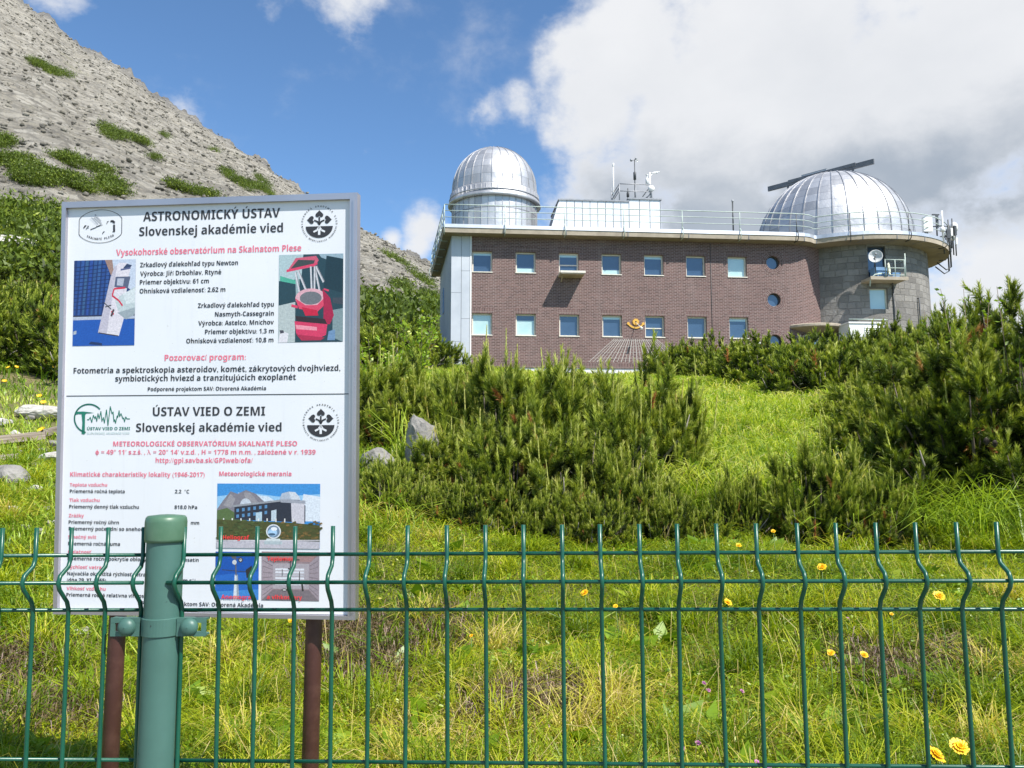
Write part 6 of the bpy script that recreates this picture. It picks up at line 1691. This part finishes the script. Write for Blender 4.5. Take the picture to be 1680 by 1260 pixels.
# arching tussocks all over the meadow
for c_ in range(900):
    Y = 9 * 3.6 ** rg.random(); t = rg.uniform(.16, .42) if rg.random() < .75 else rg.uniform(-.15, .75); x = t * Y; n = int(rg.integers(24, 46))
    b = np.stack([x + rg.normal(0, .10, n), Y + rg.normal(0, .10, n)], 1); b = np.concatenate([b, zg(b[:, 0], b[:, 1])[:, None]], 1)
    parts.append(blades(rg, b, rg.uniform(.35, .80, n) * np.interp(Y, [10, 20, 34], [1, .75, .3]), np.full(n, .0040 + .0010 * Y), np.full(n, .85), np.clip(rg.choice([.12, .3, .5, .68, .85]) + rg.normal(0, .1, n), 0, 1), np.array([-.3, -.1, 0]), .55))
# far rough grass on the hillside between the pines
parts.append(meadow(26000, -.8, .05, 18, 75, .2, .5, .22, .0014))
V, F, T_ = join(parts)
tag(link('meadow_grass', np_mesh('meadow_grass', V, F, T_, M_meadow)), 'tall bright green grass running up the slope', 'grass', kind='stuff')

# ------------------------------------------------------------------ leafy shrubs
def leafy(name, loc, stems, hgt, spread, nleaf, size, tint, label, group=None, bare=False, seed=1):
    rg = np.random.default_rng(seed)
    t = empty(name, loc, 0, label, 'shrub', group)
    b = MB(); B, D = [], []
    for k in range(stems):
        a = rg.uniform(0, 6.28); r_ = spread * rg.uniform(.2, 1.0); e = Vector((r_ * math.cos(a), r_ * math.sin(a), hgt * rg.uniform(.65, 1.0)))
        p0, p1 = Vector((e.x * .1, e.y * .1, 0)), Vector((e.x * .45, e.y * .45, e.z * .55))
        b.tube([p0, p1, e], [.007, .005, .003], 5)
        for j in range(nleaf // stems):
            u = rg.uniform(.45, 1.0) if bare else rg.uniform(.2, 1.0); q = p0.lerp(p1, u * 2) if u < .5 else p1.lerp(e, u * 2 - 1)
            B.append(tuple(q)); v = rg.normal(size=3) * np.array([1, 1, .5]) + np.array([0, 0, .55]); D.append(v)
            B[-1] = tuple(np.array(B[-1]) + rg.normal(0, .02, 3))
    b.build('stems', M_twig, t)
    n = len(B); V, F, T_ = leaves(rg, np.array(B), unit(np.array(D)), rg.uniform(.7, 1.3, n) * size, np.clip(rg.normal(tint, .13, n), 0, .86))
    link('foliage', np_mesh('foliage', V, F, T_, M_leaf), t)
    return t
for i, (px, py, Y, h, s, lab) in enumerate(((690, 0, 22, 2.1, .9, 'bright broad-leaved shrub in front of the grey building corner'), (650, 0, 18, 1.5, .7, 'bright broad-leaved shrub with yellow blooms near the board edge'), (612, 0, 15, 1.3, .6, 'pale broad-leaved shrub touching the right edge of the board'), (930, 0, 16.5, 1.25, .5, 'reddish broad-leaved shrub rising above the clump below the windows'))):
    X = (px - CX) / FPX * Y; leafy('leafy_shrub', (X, Y, zg1(X, Y)), 16, h, s, 420, .13 if Y > 15 else .10, .52 if i < 3 else .68, lab, 'leafy shrubs before the building', seed=60 + i)
for i, (px, Y, h, s, lab) in enumerate(((1598, 9.4, 2.55, .42, 'leafy twig of a rowan standing up against the cloud'), (1672, 8.8, 2.55, .35, 'leafy twig at the right edge standing against the cloud'), (1560, 9.8, 2.25, .3, 'low leafy twig leaning left over the pines against the cloud'))):
    X = (px - CX) / FPX * Y; leafy('rowan', (X, Y, zg1(X, Y)), 6, h, s, 260, .06, .45, lab, 'leafy twigs above the right-hand pines', False, seed=80 + i)

# ------------------------------------------------------------------ rocks, logs, flowers
def rock(c, r, mat, label, sq=(1, 1, .7), seed=0, name='rock', cat='rock', group=None):
    bm = bmesh.new(); bmesh.ops.create_icosphere(bm, subdivisions=4, radius=1.0)
    rr = np.random.default_rng(seed); pl = unit(rr.normal(size=(14, 3))); ds = rr.uniform(.68, .95, 14)
    for v in bm.verts:
        p = np.array(v.co[:])
        for n_, d_ in zip(pl, ds):
            k_ = p @ n_
            if k_ > d_: p = p - n_ * (k_ - d_)
        p *= 1 + .03 * math.sin(7 * p[0] + seed) * math.cos(6 * p[1]) + .025 * math.sin(19 * p[1] + 13 * p[2]) * math.sin(17 * p[0]) + rr.normal(0, .008)
        v.co = Vector(p) * r; v.co.x *= sq[0]; v.co.y *= sq[1]; v.co.z *= sq[2]
    me = bpy.data.meshes.new(name); bm.to_mesh(me); bm.free(); me.materials.append(mat)
    o = link(name, me, None, c, (0, 0, rr.uniform(0, 6.28))); return tag(o, label, cat, group)
def rock_px(px, py, wpx, mat, label, sq=(1, 1, .7), seed=0, up=0.0, Y=None):
    c = hit(px, py) if Y is None else Vector(((px - CX) / FPX * Y, Y, ray(px, py).z / ray(px, py).y * Y))
    r_ = wpx / FPX * c.y / 2 * 1.2
    rock(c + Vector((0, 0, up * r_)), r_, mat, label, sq, seed)
_bx = (692 - CX) / FPX * 9.7
rock(Vector((_bx, 9.7, zg1(_bx, 9.7) + .34)), .24, M_rock, 'upright grey boulder among the pines right of the board', (.85, .85, 1.75), 3)
_bx = (621 - CX) / FPX * 9.4
rock(Vector((_bx, 9.4, zg1(_bx, 9.4) + .16)), .2, M_rock, 'low grey boulder beside the right board edge', (1, .9, .95), 4)
rock_px(14, 800, 46, M_rock, 'grey boulder at the left photo edge below the planks', (1.1, 1, .85), 5, .5)
rock_px(70, 690, 46, M_rockw, 'long pale stone above the weathered plank', (1.5, .8, .5), 6, .5)
rock_px(92, 762, 34, M_rockw, 'white flat stone beside the board below the plank', (1.3, .9, .5), 7, .5)
rock_px(6, 700, 22, M_rockw, 'small pale stone cut by the left edge above the plank', (1.2, .9, .6), 8, .5)
rock_px(620, 1118, 17, M_rockw, 'small white stone alone in the grass behind the fence', (1, 1, .8), 9, .5)
rock_px(134, 1042, 26, M_rockw, 'small pale stone in the grass under the board', (1.4, .8, .5), 10, .3)
rock_px(100, 1010, 20, M_rockw, 'pale stone peeping out beside the lower board corner', (1.5, .8, .5), 11, .2)
rock_px(640, 640, 20, M_rockw, 'pale stone slab in front of the leafy shrubs', (1.5, .8, .5), 12, .3)
rock_px(20, 425, 60, M_rockw, 'large pale rock in the thicket at the far left', (1.6, 1, .5), 13, .6)
rock_px(95, 435, 34, M_rockw, 'pale rock in the thicket next to the board corner', (1.5, 1, .5), 14, .6)
rock_px(1345, 683, 22, M_rock, 'dark grey stone at the meadow edge by the right-hand pines', (1.3, 1, .7), 15, .4)
for i, (px, py, w_) in enumerate(((60, 770, 14), (80, 790, 12), (78, 840, 12), (40, 870, 12), (70, 745, 12), (12, 770, 12), (50, 690, 12), (85, 865, 14), (30, 745, 10), (24, 720, 18), (88, 735, 16), (56, 812, 20), (96, 806, 16), (20, 845, 18), (66, 880, 16), (100, 905, 14), (44, 930, 12))):
    rock_px(px, py, w_, M_rockw if i % 2 else M_rock, 'little stone in the gravelly patch left of the board', (1.2, 1, .7), 30 + i, .6)
for o in list(COL.objects):
    if o.get('label') == 'little stone in the gravelly patch left of the board': o['group'] = 'little stones left of the board'
def plank(a, b, w, h, label):
    A_, B_ = hit(*a), hit(*b); m_ = (A_ + B_) / 2; d = B_ - A_; L = d.length
    bb = MB(); n = 5
    for k in range(n):
        y0_, y1_ = -w / 2 + w * k / n + .004, -w / 2 + w * (k + 1) / n - .004
        bb.box(-L / 2 - .02 * (k % 2), L / 2 + .03 * ((k + 1) % 2), y0_, y1_, 0, h - .006 * (k % 3))
    o = bb.build('weathered_plank', M_log, None); o.location = m_ + Vector((0, 0, .05))
    o.rotation_euler = d.to_track_quat('X', 'Z').to_euler(); return tag(o, label, 'plank', 'weathered planks left of the board')
plank((-60, 742), (62, 728), .22, .10, 'long grey weathered plank lying on the slope left of the board')
plank((70, 722), (118, 708), .12, .08, 'short dark plank end half hidden behind the board')
plank((-40, 766), (24, 760), .10, .06, 'thin grey plank lying by the boulder at the left edge')

def flower(name, px, py, hgt, rad, label, group, mats, npet=18, tilt=.75, seed=0, dbl=True):
    c = hit(px, py, hgt); rr = np.random.default_rng(seed)
    t = empty(name, c, rr.uniform(-.5, .5), label, 'flower', group)
    b = MB(); top = Vector((rr.uniform(-.03, .03), rr.uniform(-.03, .03), hgt)); b.tube([(0, 0, 0), top * .5 + Vector((.01, 0, 0)), top - Vector((0, 0, rad * .35))], [.0028, .0024, .0022], 6); b.build('stem', M_stem, t)
    b = MB(); ax = Vector((rr.uniform(-.5, .5), -tilt, 1)).normalized(); q = ax.to_track_quat('Z', 'Y').to_matrix()
    for ring_, (nn, r0, lift) in enumerate(((npet, 1.0, .18), (npet - 5, .68, .36), (npet - 9, .36, .42)) if dbl else ((npet, 1.0, .3),)):
        for k in range(max(3, nn)):
            a = 2 * math.pi * (k + .3 * ring_ + rr.uniform(-.15, .15)) / max(3, nn); r_ = rad * r0 * rr.uniform(.85, 1.1)
            pl_ = lambda r__, w__, z__: [top + q @ Vector((r__ * math.cos(a) - w__ * math.sin(a), r__ * math.sin(a) + w__ * math.cos(a), z__))]
            wd = rad * .16
            b.face(pl_(rad * .08, -wd * .4, 0) + pl_(r_ * .6, -wd, rad * lift) + pl_(r_, -wd * .7, rad * lift * 1.15) + pl_(r_, wd * .7, rad * lift * 1.15) + pl_(r_ * .6, wd, rad * lift) + pl_(rad * .08, wd * .4, 0))
    b.build('petals', mats[0], t)
    b = MB(); b.lathe(top, [(rad * .12, -rad * .55), (rad * .34, -rad * .35), (rad * .36, -rad * .05), (rad * .1, .0)], 10, axis=ax); b.build('calyx', mats[1], t)
    return t
YF = [(1348, 931, .30, .024, 'yellow hawkweed behind the top of the kinked wires, right of centre'), (1184, 988, .24, .021, 'yellow hawkweed close under the kink wire near the middle right'), (962, 975, .22, .021, 'yellow hawkweed just below the kink wire left of the middle'),
      (1013, 997, .16, .013, 'small yellow hawkweed resting against the third fence wire'), (1549, 981, .32, .025, 'wide open yellow hawkweed on a bent stalk at the right'), (1208, 896, .26, .018, 'yellow hawkweed in front of the meadow above the top wire'),
      (1270, 872, .26, .016, 'small yellow hawkweed beside the candle pine'), (1358, 1074, .16, .016, 'left one of two little yellow hawkweeds side by side low in the grass'), (1405, 1074, .18, .017, 'right one of two little yellow hawkweeds side by side low in the grass'),
      (1543, 1240, .22, .026, 'large yellow hawkweed at the bottom, left of the pair'), (1590, 1230, .25, .025, 'large ragged yellow hawkweed at the bottom, right of the pair'), (1304, 904, .2, .010, 'yellow bud at the top wire under the candle pine'),
      (767, 1042, .12, .010, 'tiny yellow bloom low behind the fence left of the middle'), (1462, 1009, .12, .010, 'tiny yellow bloom under the third wire at the right'), (436, 1010, .2, .014, 'yellow bloom under the lower board edge, left one'), (474, 1018, .2, .020, 'yellow bloom under the lower board edge, right one')]
for i, (px, py, h, r_, lab) in enumerate(YF): flower('hawkweed', px, py, h + .11, r_ * 1.1, lab, 'yellow hawkweeds in the grass', (M_yellow, M_calyx), seed=i)
for i, (px, py) in enumerate(((12, 603), (26, 603), (70, 591), (92, 604), (66, 650), (70, 661), (10, 626), (66, 706))):
    flower('hawkweed', px, py, .35, .045, 'yellow bloom in the high grass left of the board', 'yellow blooms left of the board', (M_yellow, M_calyx), 9, seed=40 + i, dbl=False)
for i, (px, py) in enumerate(((650, 622), (662, 628))): flower('hawkweed', px, py, .8, .07, 'yellow bloom by the leafy shrubs before the building', 'yellow blooms by the leafy shrubs', (M_yellow, M_calyx), 9, seed=60 + i, dbl=False)
PF = [(810, 1117), (820, 1130), (913, 1120), (931, 1087), (993, 1075), (931, 1127), (1158, 1135), (1219, 1136), (1131, 1219), (1240, 1252), (1256, 1254), (1397, 1018), (1373, 925), (825, 924), (649, 1010), (1104, 1225), (1157, 1118), (704, 1035), (625, 1048)]
for i, (px, py) in enumerate(PF):
    flower('thyme_flower', px, py, .07, .012, 'small purple thyme flower low in the grass behind the fence', 'purple thyme flowers in the grass', (M_purple, M_calyx), 12, seed=90 + i)
# cones on the big right-hand pine
for i, (px, py, lab) in enumerate(((1618, 724, 'dark pine cone on the left of a pair on the bare branch'), (1632, 728, 'dark pine cone on the right of a pair on the bare branch'))):
    Y = 8.1; c = ray(px, py) * (Y / ray(px, py).y); b = MB()
    for k in range(9):
        z = -.035 + .008 * k; r_ = .030 * math.sin(math.pi * (k + 1.2) / 11)
        b.lathe((0, 0, z), [(r_ * .5, -.004), (r_, .002), (r_ * .55, .008)], 9, smooth=False)
    tag(b.build('pine_cone', pbr('cone_scales', (.06, .045, .035), rough=.8) if i == 0 else MATS['cone_scales'], None, c), lab, 'pine cone', 'cones on the right-hand pine')
